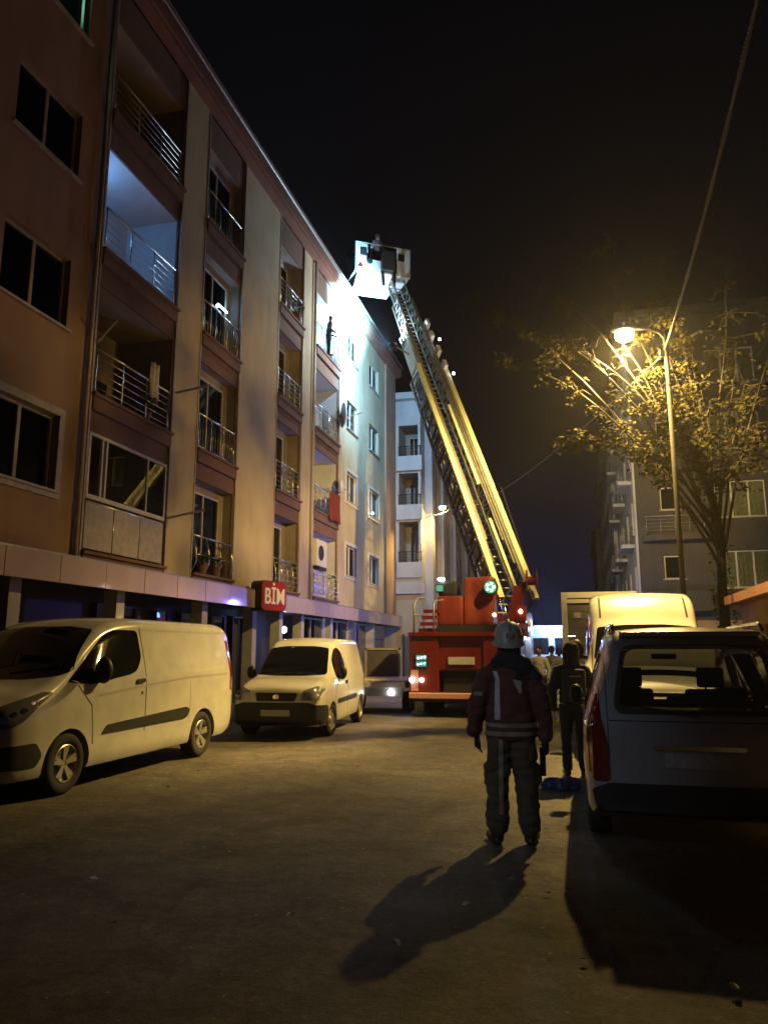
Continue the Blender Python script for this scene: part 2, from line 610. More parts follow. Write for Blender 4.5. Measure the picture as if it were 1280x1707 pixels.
# ------------------------------------------------------------------ the street
def ground():
    mb = MB()
    mb.face([(-700, -700, -.16), (700, -700, -.16), (700, 900, -.16), (-700, 900, -.16)])
    structure(mb.build('ground', 'ground'))
    mb = MB()
    n = 60
    # road with a gentle crown and a fine undulation
    bm = mb.b
    xs = [-7.85 + i * (1.98 + 7.85) / 16 for i in range(17)]
    ys = [-12 + j * 1.4 for j in range(110)]
    g = [[bm.verts.new((x, y, .03 - .03 * ((x + 2.9) / 4.9) ** 2 + .006 * noise.noise(Vector((x * .6, y * .4, 0))) - .005)) for x in xs] for y in ys]
    for j in range(len(ys) - 1):
        for i in range(16):
            bm.faces.new((g[j][i], g[j][i + 1], g[j + 1][i + 1], g[j + 1][i]))
    structure(mb.build('road', 'asphalt', smooth=True))
    for nm, x0, x1 in (('pavement_left', -9.6, -8.03), ('pavement_right', 2.16, 3.6)):
        root = structure(MB().box(x0, x1, -12, 141, -.15, .115).build(nm, 'ground'))
        src = None
        k = 0
        for i in range(3 if x1 - x0 > 1.5 else 3):
            for j in range(64):
                wx = (x1 - x0) / 3
                yy = -2 + j * .6
                if src is None:
                    src = MB().box(-wx / 2 + .006, wx / 2 - .006, -.294, .294, 0, .025, .004).build('paving_stone', 'pave', root)
                    src.location = (x0 + wx * (i + .5), yy, .112)
                else:
                    share(src, 'paving_stone', Matrix.Translation((x0 + wx * (i + .5), yy, .112 + random.uniform(-.003, .003))), root)
                k += 1
    for nm, x in (('kerb_left', -7.94), ('kerb_right', 2.07)):
        root = structure(MB().box(x - .08, x + .08, -12, 141, -.15, .02).build(nm, 'ground'))
        src = None
        for j in range(75):
            if src is None:
                src = MB().box(-.085, .085, -.49, .49, -.02, .13, .012).build('kerb_stone', 'kerb', root)
                src.location = (x, -6, 0)
            else:
                share(src, 'kerb_stone', Matrix.Translation((x + random.uniform(-.004, .004), -6 + j, random.uniform(-.004, .004))), root)


ground()

# ------------------------------------------------------------------ windows, loggias


def window(parent, mx, u0, u1, z0, z1, rec=.13, parts=2, frame='pvc', curtain=None, sill=True, surround=False, glass='glass', room=True):
    t = .055
    mb = MB()
    y0, y1 = rec - .035, rec + .03
    mb.box(u0 + .002, u1 - .002, y0, y1, z0 + .002, z0 + t)
    mb.box(u0 + .002, u1 - .002, y0, y1, z1 - t, z1 - .002)
    mb.box(u0 + .002, u0 + t, y0, y1, z0 + t, z1 - t)
    mb.box(u1 - t, u1 - .002, y0, y1, z0 + t, z1 - t)
    for k in range(1, parts):
        c = u0 + (u1 - u0) * k / parts
        mb.box(c - t * .7, c + t * .7, y0 - .008, y1, z0 + t, z1 - t)
    if surround:
        s = .14
        for q in ((u0 - s, u1 + s, z1, z1 + s), (u0 - s, u1 + s, z0 - s, z0), (u0 - s, u0, z0, z1), (u1, u1 + s, z0, z1)):
            mb.box(q[0], q[1], -.035, .01, q[2], q[3])
    o = mb.build('window', frame, parent, mx=mx)
    for k in range(parts):
        a = u0 + (u1 - u0) * k / parts + t * .7
        b = u0 + (u1 - u0) * (k + 1) / parts - t * .7
        MB().box(a, b, rec, rec + .008, z0 + t, z1 - t).build('pane', glass, o)
    if sill:
        MB().box(u0 - .08, u1 + .08, -.07, rec - .04, z0 - .045, z0 + .001).build('sill', 'sill', o)
    if curtain:
        for (a, b, mt) in curtain:
            cm = MB()
            n = max(6, int((b - a) * (u1 - u0) / .05))
            pv = None
            for i in range(n + 1):
                u = u0 + (u1 - u0) * (a + (b - a) * i / n)
                y = rec + .10 + .025 * sin(i * 1.7) + .012 * sin(i * .63)
                v = [cm.b.verts.new((u, y, z0 + .03)), cm.b.verts.new((u, y, z1 - .03))]
                if pv:
                    cm.b.faces.new((pv[0], v[0], v[1], pv[1]))
                pv = v
            cm.build('curtain', mt, o, smooth=True)
    return o


def railing(parent, mx, u0, u1, z, h=.95, y=-.06, bars=4, vert=False, m='steel', posts=2, curve=False):
    mb = MB()
    mb.tube([(u0, y, z + h), (u1, y, z + h)], .024, 6)
    n = posts + 1
    for k in range(n + 1):
        u = u0 + .03 + (u1 - u0 - .06) * k / n
        if curve:
            mb.tube([(u, y + .03, z), (u, y - .10, z + h * .3), (u, y - .08, z + h * .6), (u, y, z + h)], .018, 5)
        else:
            mb.tube([(u, y, z), (u, y, z + h)], .02, 5)
    if vert:
        c = int((u1 - u0) / .13)
        for k in range(1, c):
            u = u0 + (u1 - u0) * k / c
            mb.tube([(u, y, z + .08), (u, y, z + h)], .008, 4)
        mb.tube([(u0, y, z + .08), (u1, y, z + .08)], .012, 4)
    else:
        for k in range(1, bars + 1):
            zz = z + h * k / (bars + 1)
            mb.tube([(u0, y - (.08 if curve else 0), zz), (u1, y - (.08 if curve else 0), zz)], .010, 4)
    # returns to the wall
    for u in (u0, u1):
        for zz in ((z + h), (z + h * .5)):
            mb.tube([(u, y, zz), (u, .12, zz)], .014, 4)
    return mb.build('railing', m, parent, smooth=True, mx=mx)


ROT90 = Matrix.Rotation(pi / 2, 4, 'Z')


def loggia(parent, mx, u0, u1, z0, z1, depth, inner='recess', slab='brown', door=(.15, .6), frame='pvc', front_frame=False, rail=None, curtain=None, dk='dark_room', slabproud=.14):
    """recess with floor, ceiling, back wall; glazed door in the back wall; slab edge with railing"""
    mb = MB()
    b = mb.b
    e = .004

    def q(*p):
        b.faces.new([b.verts.new(x) for x in p])
    du0 = u0 + (u1 - u0) * door[0]
    du1 = u0 + (u1 - u0) * door[1]
    dz1 = z1 - .22
    D = depth
    q((u0, 0, z0), (u0, D, z0), (u0, D, z1), (u0, 0, z1))
    q((u1, 0, z0), (u1, 0, z1), (u1, D, z1), (u1, D, z0))
    q((u0, 0, z1), (u0, D, z1), (u1, D, z1), (u1, 0, z1))
    q((u0, 0, z0), (u1, 0, z0), (u1, D, z0), (u0, D, z0))
    q((u0, D, z0), (du0, D, z0), (du0, D, z1), (u0, D, z1))
    q((du1, D, z0), (u1, D, z0), (u1, D, z1), (du1, D, z1))
    q((du0, D, dz1), (du1, D, dz1), (du1, D, z1), (du0, D, z1))
    o = mb.build('loggia', inner, parent, mx=mx)
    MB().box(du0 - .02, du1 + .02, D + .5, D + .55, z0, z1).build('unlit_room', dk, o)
    win = MB()
    t = .05
    win.box(du0, du1, D - .02, D + .03, z0 + .02, z0 + t + .03)
    win.box(du0, du1, D - .02, D + .03, dz1 - t, dz1)
    for u in (du0, (du0 + du1) / 2 - t / 2, du1 - t):
        win.box(u, u + t, D - .025, D + .03, z0 + t, dz1 - t)
    win.build('door_frame', frame, o)
    MB().box(du0 + t, du1 - t, D + .005, D + .012, z0 + t, dz1 - t).build('pane', 'glass', o)
    if curtain:
        cm = MB()
        n = 14
        pv = None
        for i in range(n + 1):
            u = du0 + (du1 - du0) * i / n
            y = D + .12 + .03 * sin(i * 1.9)
            v = [cm.b.verts.new((u, y, z0 + .03)), cm.b.verts.new((u, y, dz1))]
            if pv:
                cm.b.faces.new((pv[0], v[0], v[1], pv[1]))
            pv = v
        cm.build('curtain', curtain, o, smooth=True)
    if slab:
        s = MB().box(u0 - .03, u1 + .03, -slabproud, .002, z0 - .30, z0 - .02)
        s.box(u0 - .06, u1 + .06, -slabproud - .05, .002, z0 - .02, z0 + .045)
        s.build('balcony_slab', slab, parent, mx=mx)
    if rail:
        railing(parent, mx, u0 + .04, u1 - .04, z0 + .045, **rail)
    return o


# ------------------------------------------------------------------ left apartment building
FX = -9.0
FZ = [3.42, 6.52, 9.58, 12.72]      # loggia floor levels
TZ = [5.80, 8.86, 11.92, 14.98]     # head of the openings


def left_building():
    root = empty('apartment_building', 'long peach apartment block with brown balcony strips along the left side of the street', 'building', (0, 0, 0))
    mx = Matrix.Translation((FX, 0, 0)) @ ROT90      # local u = world y, outward -y = world +x
    Y0, Y1 = -6, 37.1
    strips = dict(B=(12.2, 15.15), C=(16.4, 18.62), D=(21.4, 23.58), E=(24.95, 27.8))
    holes = []
    wins = []
    for k in range(4):
        for (a, b, hh) in ((9.62, 11.32, 1.38), (28.85, 30.35, 1.22), (32.3, 33.95, 1.25)):
            wins.append((k, a, b, TZ[k] - hh, TZ[k]))
        for (a, b) in ((3.2, 5.2), (6.6, 8.4), (-2, 0)):
            wins.append((k, a, b, TZ[k] - 1.38, TZ[k]))
    for k_, a, b, z0, z1 in wins:
        holes.append((a, b, z0, z1))
    zt = 15.86
    # plaster piers between the brown balcony strips, each side of every strip
    cuts = [Y0] + [v for s in strips.values() for v in s] + [Y1]
    for i in range(0, len(cuts), 2):
        a, b = cuts[i], cuts[i + 1]
        hs = [h for h in holes if a < h[0] and h[1] < b]
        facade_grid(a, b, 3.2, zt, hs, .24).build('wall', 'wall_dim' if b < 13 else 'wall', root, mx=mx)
    # strips: brown wall with the loggia openings
    for key, (a, b) in strips.items():
        lo = [(a + .05, b - .05, FZ[k], TZ[k]) for k in range(4)]
        facade_grid(a, b, 3.2, zt, lo, .05).build('balcony_strip_wall', 'brown', root, mx=Matrix.Translation((FX - .04, 0, 0)) @ ROT90)
    mxs = Matrix.Translation((FX - .09, 0, 0)) @ ROT90
    # corner margins (pale corner trim of the strips)
    tr = MB()
    for a, b in strips.values():
        for u in (a - .05, b):
            tr.box(u, u + .05, -.018, .03, 3.2, zt - .02)
    tr.build('strip_trim', 'pvc_old', root, mx=mx)
    for key, (a, b) in strips.items():
        for k in range(4):
            z0, z1 = FZ[k], TZ[k]
            if key == 'B':
                rail = dict(bars=5, posts=2, h=.95)
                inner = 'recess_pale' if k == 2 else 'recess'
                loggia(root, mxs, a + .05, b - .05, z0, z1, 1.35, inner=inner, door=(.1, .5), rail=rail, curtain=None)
            elif key == 'C':
                loggia(root, mxs, a + .05, b - .05, z0, z1, .22, door=(.04, .86), rail=dict(bars=1, vert=k != 0, h=.92, posts=2, curve=(k == 0)), curtain='curtain' if k < 2 else None)
            elif key == 'D':
                loggia(root, mxs, a + .05, b - .05, z0, z1, .38, door=(.04, .80), rail=dict(bars=5, h=.95, posts=3, curve=k < 1, m='steel'), curtain='curtain')
            else:
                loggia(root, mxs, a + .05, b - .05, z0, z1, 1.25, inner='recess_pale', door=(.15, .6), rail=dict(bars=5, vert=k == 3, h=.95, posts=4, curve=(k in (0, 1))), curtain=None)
    for i, (k, a, b, z0, z1) in enumerate(wins):
        nearw = b < 12
        lit = nearw and k == 3 and a > 9
        cur = None
        if lit:
            cur = None
        elif nearw:
            cur = [(.03, .28, 'curtain'), (.62, .97, 'curtain')] if k != 1 else [(.03, .5, 'curtain'), (.7, .97, 'curtain')]
        else:
            cur = [(.02, .98, 'curtain')] if (k + i) % 2 else [(.02, .4, 'curtain')]
        wo = window(root, mx, a, b, z0, z1, curtain=cur, frame='pvc_old' if nearw else 'pvc', surround=nearw and k == 0 or (a > 28 and k < 2), rec=.16 if nearw else .12)
        dd = .7
        rm = MB()
        y = .24
        rb = rm.b

        def q(*p):
            rb.faces.new([rb.verts.new(x) for x in p])
        dd = 2.4 if lit else .75
        za, zb = (z0 - .8, z1 + .35) if lit else (z0, z1)
        ua, ub = (a - .5, b + .9) if lit else (a, b)
        q((ua, dd, za), (ub, dd, za), (ub, dd, zb), (ua, dd, zb))
        q((ua, y, za), (ua, dd, za), (ua, dd, zb), (ua, y, zb))
        q((ub, y, za), (ub, dd, za), (ub, dd, zb), (ub, y, zb))
        q((ua, y, zb), (ua, dd, zb), (ub, dd, zb), (ub, y, zb))
        q((ua, y, za), (ua, dd, za), (ub, dd, za), (ub, y, za))
        if lit:
            # inner wall around the opening so that the lamp only shows through the glass
            for p in (((ua, za), (ub, za), (ub, z0), (ua, z0)), ((ua, z1), (ub, z1), (ub, zb), (ua, zb)), ((ua, z0), (a, z0), (a, z1), (ua, z1)), ((b, z0), (ub, z0), (ub, z1), (b, z1))):
                q(*[(s_[0], y, s_[1]) for s_ in p])
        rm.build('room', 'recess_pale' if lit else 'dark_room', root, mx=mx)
    # thin floor joints pressed into the render
    # roof: eave band, soffit, gutter and parapet
    ev = MB()
    ev.box(Y0, Y1 + .25, -.30, .2, zt, zt + .10)
    ev.box(Y0, Y1 + .3, -.36, .2, zt + .10, 16.30)
    ev.build('eave', 'eave', root, mx=mx)
    g = MB()
    g.tube([(Y0, -.42, 16.28), (Y1 + .3, -.42, 16.28)], .055, 8)
    g.build('gutter', 'galv', root, mx=mx, smooth=True)
    rf = MB()
    rf.prism([(-.5, 16.32), (5.6, 18.6), (11.7, 16.32)], 'x', Y0, Y1 + .2)
    rf.build('roof', 'eave', root, mx=mx)
    for u, h in ((22.9, .9), (25.8, .7), (30.6, 1.0), (33.2, .6)):
        MB().box(u, u + .45, .6, 1.1, 16.2, 16.9 + h * .4).build('chimney', 'brown', root, mx=mx)
    # body behind the facade: far end wall, near end wall, back
    bd = MB()
    for u in (Y0, Y1):
        bd.face([(u, 0, 3.2), (u, 11.5, 3.2), (u, 11.5, zt), (u, 0, zt)])
    bd.face([(Y0, 11.5, 0), (Y1, 11.5, 0), (Y1, 11.5, 16.3), (Y0, 11.5, 16.3)])
    bd.face([(Y0, 0, 3.2), (Y1, 0, 3.2), (Y1, 11.5, 3.2), (Y0, 11.5, 3.2)])
    bd.face([(Y1, .9, 0), (Y1, 11.5, 0), (Y1, 11.5, 3.2), (Y1, .9, 3.2)])
    bd.face([(Y0, 0, zt), (Y1, 0, zt), (Y1, 11.5, zt), (Y0, 11.5, zt)])
    bd.build('side_wall', 'wall', root, mx=mx)
    # corner pilaster at the far end
    MB().box(35.15, 37.1, -.09, .0, 3.2, zt - .01).build('corner_pilaster', 'wall_dim', root, mx=mx)
    # rain pipes
    for u in (11.95, 24.6):
        MB().tube([(u, -.07, 3.3), (u, -.07, zt)], .045, 8).build('rain_pipe', 'pvc_old', root, mx=mx, smooth=True)
    # canopy of flat panels above the shops
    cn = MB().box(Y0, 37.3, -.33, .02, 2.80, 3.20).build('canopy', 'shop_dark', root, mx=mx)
    src = None
    u = -2.0
    while u < 37.2:
        wd = min(1.32, 37.28 - u)
        if src is None or wd < 1.31:
            p = MB().box(0.008, wd - .008, -.025, .02, 2.76, 3.235, .004).build('panel', 'panel', cn)
            p.location = (u, -.352, 0)
            if src is None:
                src = p
        else:
            share(src, 'panel', Matrix.Translation((u, -.352 + random.uniform(-.003, .003), 0)), cn)
        u += 1.32
    MB().box(Y0, 37.3, -.36, .01, 3.235, 3.27).build('coping', 'galv', cn)
    # recessed ground floor
    gf = MB()
    gf.face([(Y0, .95, 0), (24.1, .95, 0), (24.1, .95, 3.2), (Y0, .95, 3.2)])
    gf.face([(33.4, .6, 0), (Y1, .6, 0), (Y1, .6, 3.2), (33.4, .6, 3.2)])
    gf.face([(33.4, .6, 0), (33.4, 5, 0), (33.4, 5, 3.2), (33.4, .6, 3.2)])
    gf.face([(24.1, .95, 0), (24.1, 5, 0), (24.1, 5, 3.2), (24.1, .95, 3.2)])
    gf.face([(24.1, 5, 0), (33.4, 5, 0), (33.4, 5, 3.2), (24.1, 5, 3.2)])
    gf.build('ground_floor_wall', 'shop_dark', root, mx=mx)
    MB().box(33.45, 37.05, .50, .58, 0, 2.78).build('end_wall', 'b2sand', root, mx=mx)
    for z in (.7, 1.4, 2.1):
        MB().box(33.45, 37.05, .47, .51, z, z + .03).build('wall_band', 'brown', root, mx=mx)
    for u in (6.0, 10.6, 13.6, 17.2, 20.2, 22.2, 24.1, 27.2, 30.3, 33.2):
        MB().box(u - .14, u + .14, .0, .3, .1, 2.80).build('column', 'shop_col', root, mx=mx)
    # shop windows
    for u0, u1 in ((24.3, 27.0), (27.4, 30.1), (30.5, 33.0)):
        window(root, mx, u0, u1, .55, 2.75, rec=.32, parts=2, frame='shop_col', sill=False, glass='shop_glass')
        MB().box(u0, u1, .3, .36, .1, .55).build('stall_riser', 'shop_col', root, mx=mx)
    for u0, u1 in ((14.0, 16.9), (17.5, 20.0), (20.5, 21.9)):
        window(root, mx, u0, u1, .3, 2.6, rec=.85, parts=2, frame='iron', sill=False, glass='shop_glass')
    return root


LB = left_building()
# lit room lamps and lamps inside
mxw = lambda u, out, z: Vector((FX - out, u, z))


def small_lamp(name, label, cat, loc, r, mt, shape='bulb', ln=.5, group=None):
    mb = MB()
    if shape == 'tube':
        mb.tube([(0, -ln / 2, 0), (0, ln / 2, 0)], r, 8)
    elif shape == 'disc':
        mb.lathe([(r, 0), (r, -.02), (r * .8, -.05)], 'z', 16)
    else:
        mb.ell((0, 0, 0), (r, r, r), 12, 8)
    o = mb.build(name, mt, smooth=shape != 'disc')
    o.location = loc
    tag(o, label, cat, group)
    return o


point('lit_room_light', (FX - 1.3, 10.8, 14.9), 330, (.42, 1.0, .80), .15)
small_lamp('ceiling_lamp', 'round ceiling lamp in the lit top floor room at the upper left', 'lamp', (FX - 1.3, 10.8, 15.28), .16, 'soft_on', 'disc')
point('loggia_light', (FX - .80, 12.62, 11.30), 34, (.20, .46, 1.0), .08)
small_lamp('ceiling_lamp', 'round lamp at the near end of the blue lit third floor balcony', 'lamp', (FX - .80, 12.40, 11.62), .09, 'faint_on', 'disc')
point('tube_light', (FX - .20, 18.0, 11.1), 6, (.30, .62, 1.0), .05)
small_lamp('tube_lamp', 'white tube lamp glowing behind the third floor balcony door', 'lamp', (FX - .22, 17.9, 10.95), .03, 'soft_on', 'tube', .55)
for yy, zz in ((26.4, 2.35), (29.0, 2.3)):
    small_lamp('ceiling_lamp', 'blue white lamp inside the shop window %s' % ('nearer the red sign' if yy < 27 else 'farther from the red sign'), 'lamp', (FX - 1.6, yy, zz), .12, 'white_on')
    point('shop_light', (FX - 1.6, yy, zz - .25), 70, (.45, .55, 1), .1)
small_lamp('ceiling_lamp', 'tiny bright lamp on a window sill of the far peach facade', 'lamp', (FX + .10, 32.6, 7.72), .05, 'white_on')
# small lamp under the canopy above the nearest van
small_lamp('canopy_lamp', 'small lit lamp on the column behind the nearest white van', 'lamp', (FX + .02, 13.6, 2.2), .035, 'amber_on')


def shop_sign():
    root = empty('shop_sign', 'red rounded box sign with white BİM letters above the shop canopy', 'sign', (-8.25, 19.75, 3.1))
    # local frame: face looks towards +x
    def rr(w_, h_, r_):
        pts = []
        for cx, cy, a0 in ((w_ / 2 - r_, h_ / 2 - r_, 0), (-w_ / 2 + r_, h_ / 2 - r_, 90), (-w_ / 2 + r_, -h_ / 2 + r_, 180), (w_ / 2 - r_, -h_ / 2 + r_, 270)):
            for k in range(6):
                a = R(a0 + k * 18)
                pts.append((cx + r_ * cos(a), cy + r_ * sin(a)))
        return pts
    MB().prism(rr(1.02, .84, .15), 'x', -.38, 0).build('casing', 'signback', root)
    MB().prism(rr(.98, .80, .14), 'x', .001, .03).build('face', 'signred', root)
    MB().bar((-.5, -.3, -.1), (-.38, -.3, -.1), .08, .5).bar((-.5, .3, -.1), (-.38, .3, -.1), .08, .5).build('bracket', 'iron', root)
    c = bpy.data.curves.new('letters', 'FONT')
    c.body = 'BİM'
    c.size = .62
    c.extrude = .012
    c.offset = .006
    c.align_x = 'CENTER'
    t = bpy.data.objects.new('letters_src', c)
    COL.objects.link(t)
    bpy.context.view_layer.update()
    me = bpy.data.meshes.new_from_object(t.evaluated_get(bpy.context.evaluated_depsgraph_get()))
    bpy.data.objects.remove(t)
    me.materials.clear()
    me.materials.append(M['signwhite'])
    o = bpy.data.objects.new('lettering', me)
    COL.objects.link(o)
    o.parent = root
    o.matrix_basis = Matrix.Translation((.045, 0, -.22)) @ Matrix.Rotation(pi / 2, 4, 'Z') @ Matrix.Rotation(pi / 2, 4, 'X') @ Matrix.Diagonal((.76, 1, 1, 1))
    root.rotation_euler = (0, 0, -R(20))
    return root


shop_sign()


# ------------------------------------------------------------------ things on the balconies
def dish(loc, rz, label, r=.32):
    root = empty('satellite_dish', label, 'satellite dish', loc, rz)
    mb = MB()
    mb.lathe([(.02, 0.02), (r * .5, -.02), (r * .8, -.07), (r, -.13), (r * 1.01, -.13), (r * .8, -.05), (r * .5, 0), (.02, .04)], 'y', 20)
    mb.build('reflector', 'basket', root, smooth=True)
    MB().tube([(0, 0, -.1), (0, .15, -.15), (0, .25, -.4)], .018, 6).build('mount', 'galv', root)
    MB().tube([(0, -.1, -r), (0, -.38, -.04)], .010, 5).ell((0, -.38, 0), (.03, .05, .03), 8, 6).build('receiver_arm', 'galv', root)
    return root


def laundry(loc, label, mt, wd, hh, rz=pi / 2, drop=None):
    root = MB()
    n = 10
    pv = None
    b = root.b
    g = []
    for i in range(n + 1):
        col = []
        for j in range(6):
            u = -wd / 2 + wd * i / n
            z = -hh * j / 5
            col.append(b.verts.new((u * (1 - .12 * j / 5), .03 * sin(i * 1.4 + j * .5), z - .03 * sin(i * .8) * (j > 3))))
        g.append(col)
    for i in range(n):
        for j in range(5):
            b.faces.new((g[i][j], g[i + 1][j], g[i + 1][j + 1], g[i][j + 1]))
    o = root.build('hanging_cloth', mt, smooth=True)
    md = None
    bm = bmesh.new()
    bm.from_mesh(o.data)
    bmesh.ops.solidify(bm, geom=bm.faces, thickness=.012)
    bm.to_mesh(o.data)
    bm.free()
    o.location = loc
    o.rotation_euler = (0, 0, rz)
    tag(o, label, 'laundry')
    return o


def arm(p0, p1, label):
    o = MB().bar(p0, p1, .03, .05).build('line_bracket', 'pvc_old')
    tag(o, label, 'bracket', 'clothesline brackets on the balconies')
    return o


def leaves_on(mb, c, r, n, s, seed=1, flat=1.0):
    rnd = random.Random(seed)
    b = mb.b
    for i in range(n):
        while True:
            p = Vector((rnd.uniform(-1, 1), rnd.uniform(-1, 1), rnd.uniform(-1, 1)))
            if p.length < 1:
                break
        p = Vector((p.x * r[0], p.y * r[1], p.z * r[2])) + Vector(c)
        leaf(b, p, s * rnd.uniform(.6, 1.25), rnd)


def leaf(b, p, s, rnd):
    d = Vector((rnd.uniform(-1, 1), rnd.uniform(-1, 1), rnd.uniform(-.8, .4))).normalized()
    u = d.cross(Vector((rnd.uniform(-1, 1), rnd.uniform(-1, 1), rnd.uniform(-1, 1)))).normalized()
    n = d.cross(u)
    a = b.verts.new(p)
    m1 = b.verts.new(p + d * s * .45 + u * s * .28 + n * s * .05)
    m2 = b.verts.new(p + d * s * .45 - u * s * .28 + n * s * .05)
    t = b.verts.new(p + d * s + n * s * .04)
    mid = b.verts.new(p + d * s * .5 - n * s * .06)
    b.faces.new((a, m1, mid))
    b.faces.new((m1, t, mid))
    b.faces.new((a, mid, m2))
    b.faces.new((mid, t, m2))


def potplant(loc, label, h=.5, seed=1, mt='green'):
    root = empty('potted_plant', label, 'plant', loc)
    MB().lathe([(.10, 0), (.14, .22), (.155, .22), (.155, .26), (.13, .26), (.12, .2)], 'z', 14).build('pot', 'brown', root, smooth=False)
    mb = MB()
    leaves_on(mb, (0, 0, .26 + h * .45), (.22, .22, h * .5), 70, .12, seed)
    mb.build('foliage', mt, root)
    return root


# B column
arm((FX + .05, 15.1, 4.55), (FX + .85, 15.35, 4.75), 'bracket arm reaching out from the right edge of the lowest wide balcony')
arm((FX + .05, 15.2, 7.55), (FX + .85, 15.4, 7.75), 'bracket arm reaching out from the right edge of the second wide balcony')
arm((FX + .05, 12.2, 7.6), (FX + .6, 12.0, 7.9), 'bracket arm reaching out from the left edge of the second wide balcony')
potplant((FX - .12, 14.25, 7.52 - .98), 'leafy potted plant behind the railing of the second wide balcony', .5, 3)
laundry((FX + .02, 14.35, 7.95), 'pale cloth draped over the railing of the second wide balcony', 'curtain', .38, .8)
laundry((FX - .2, 14.7, 7.75), 'small dark cloth beside the pale one on the second wide balcony', 'grey_cloth', .35, .6)


def glazed_balcony():
    root = empty('balcony_glazing', 'pale sliding glazing frames enclosing the lowest wide balcony', 'window', (FX, 12.25, 3.46))
    mx = ROT90
    L = 2.85
    mb = MB()
    z0, z1 = 1.02, 2.33
    mb.box(0, L, .0, .06, z0, z0 + .09).box(0, L, .0, .06, z1 - .06, z1)
    for u, t in ((0, .06), (.42, .05), (.56, .05), (2.05, .05), (L - .06, .06)):
        mb.box(u, u + t, .005, .055, z0 + .09, z1 - .06)
    mb.build('frame', 'pvc', root, mx=mx)
    MB().box(.62, 2.04, .025, .032, z0 + .09, z1 - .06).build('pane', 'glass', root, mx=mx)
    MB().box(2.1, L - .06, .025, .032, z0 + .09, z1 - .06).build('pane', 'glass', root, mx=mx)
    # frosted infill below the rail
    p = MB()
    for k in range(3):
        p.box(.03 + k * .94, .03 + k * .94 + .90, .012, .03, .06, .98)
    p.build('infill_panel', 'pvc_old', root, mx=mx)
    return root


glazed_balcony()


def swag():
    # curtain gathered to one side behind the glazing
    mb = MB()
    b = mb.b
    g = []
    for j in range(12):
        t = j / 11
        row = []
        lft = 1.15 + .95 * t ** .8
        for i in range(15):
            s = i / 14
            u = lft + (2.0 - lft) * s if t < .95 else lft + (2.0 - lft) * s
            u = lft * (1 - s) + max(lft + .08, 2.02) * s
            row.append(b.verts.new((u, .10 + .03 * sin(i * 1.9) * (1 - .3 * t), 2.25 - 1.3 * t)))
        g.append(row)
    for j in range(11):
        for i in range(14):
            b.faces.new((g[j][i], g[j][i + 1], g[j + 1][i + 1], g[j + 1][i]))
    o = mb.build('curtain', 'curtain_cream', smooth=True)
    o.matrix_basis = Matrix.Translation((FX, 12.25, 3.46)) @ ROT90
    tag(o, 'cream curtain swept to one side in the lowest wide glazed balcony', 'curtain')


swag()
potplant((FX - .25, 13.9, 3.5), 'potted plant behind the rail of the lowest wide balcony', .35, 5)
# C column bottom
potplant((FX + .02, 16.9, 3.47), 'small potted plant at the left end of the lowest narrow balcony', .25, 9)
potplant((FX - .02, 17.7, 3.47), 'dried potted plant at the middle of the lowest narrow balcony', .28, 10)
# D column top
potplant((FX + .03, 22.9, 12.8), 'bushy potted plant on the top balcony left of the floodlit wall', .6, 12)
# E column
dish((FX + .35, 27.6, 10.8), -R(60), 'white satellite dish on the third balcony under the floodlit wall', .5)
dish((FX + .30, 27.5, 7.9), -R(70), 'small satellite dish beside the orange red cloth balcony', .3)
laundry((FX + .18, 26.9, 7.5), 'orange red cloths hung on the second balcony right of the grey pier', 'redflower', 1.3, 1.1)
laundry((FX + .10, 25.9, 10.4), 'dark cloth hung on the third balcony below the floodlit wall', 'grey_cloth', .8, .7)
arm((FX + .05, 27.7, 10.7), (FX + .95, 27.9, 10.95), 'bracket arm beside the white satellite dish')


def ac(loc, label):
    root = empty('air_conditioner', label, 'air conditioner', loc)
    MB().box(-.18, .18, -.55, .55, 0, .95, .02).build('casing', 'ac', root)
    MB().lathe([(.27, .182), (.27, .2), (.24, .2), (.24, .185)], 'x', 20, (0, -.12, .48)).build('fan_grille', 'iron', root)
    return root


ac((FX - .05, 25.6, 4.55), 'cream boxy appliance standing behind the lowest right balcony rail')
MB().box(-.22, .22, -.4, .4, 0, .12).build('appliance_stand', 'iron')
bpy.data.objects['appliance_stand'].location = (FX - .05, 25.6, 4.42)
tag(bpy.data.objects['appliance_stand'], 'dark stand under the cream appliance on the lowest right balcony', 'stand')
MB().box(-.2, -.16, 0, 1.5, 0, .9).build('balcony_screen', 'b2wall')
bpy.data.objects['balcony_screen'].location = (FX + .16, 25.05, 3.5)
tag(bpy.data.objects['balcony_screen'], 'pale screen tied behind the lowest right balcony rail', 'screen')


def added_lamp_behind():  # made-up lamp out of view, a housing for the added fill beam
    root = empty('street_lamp', 'cool white fill lamp added out of view behind the viewer on the left pavement', 'street lamp', (-8.3, -7.0, 0))
    MB().tube([(0, 0, .1), (0, 0, 7.2), (.25, 0, 7.7), (.9, 0, 7.85)], .07, 10, .035).build('pole', 'galv', root, smooth=True)
    MB().ell((1.25, 0, 7.86), (.38, .13, .06), 14, 8).build('housing', 'galv', root, smooth=True)
    MB().box(1.0, 1.5, -.08, .08, 7.78, 7.80).build('lamp_glass', 'soft_on', root)


added_lamp_behind()


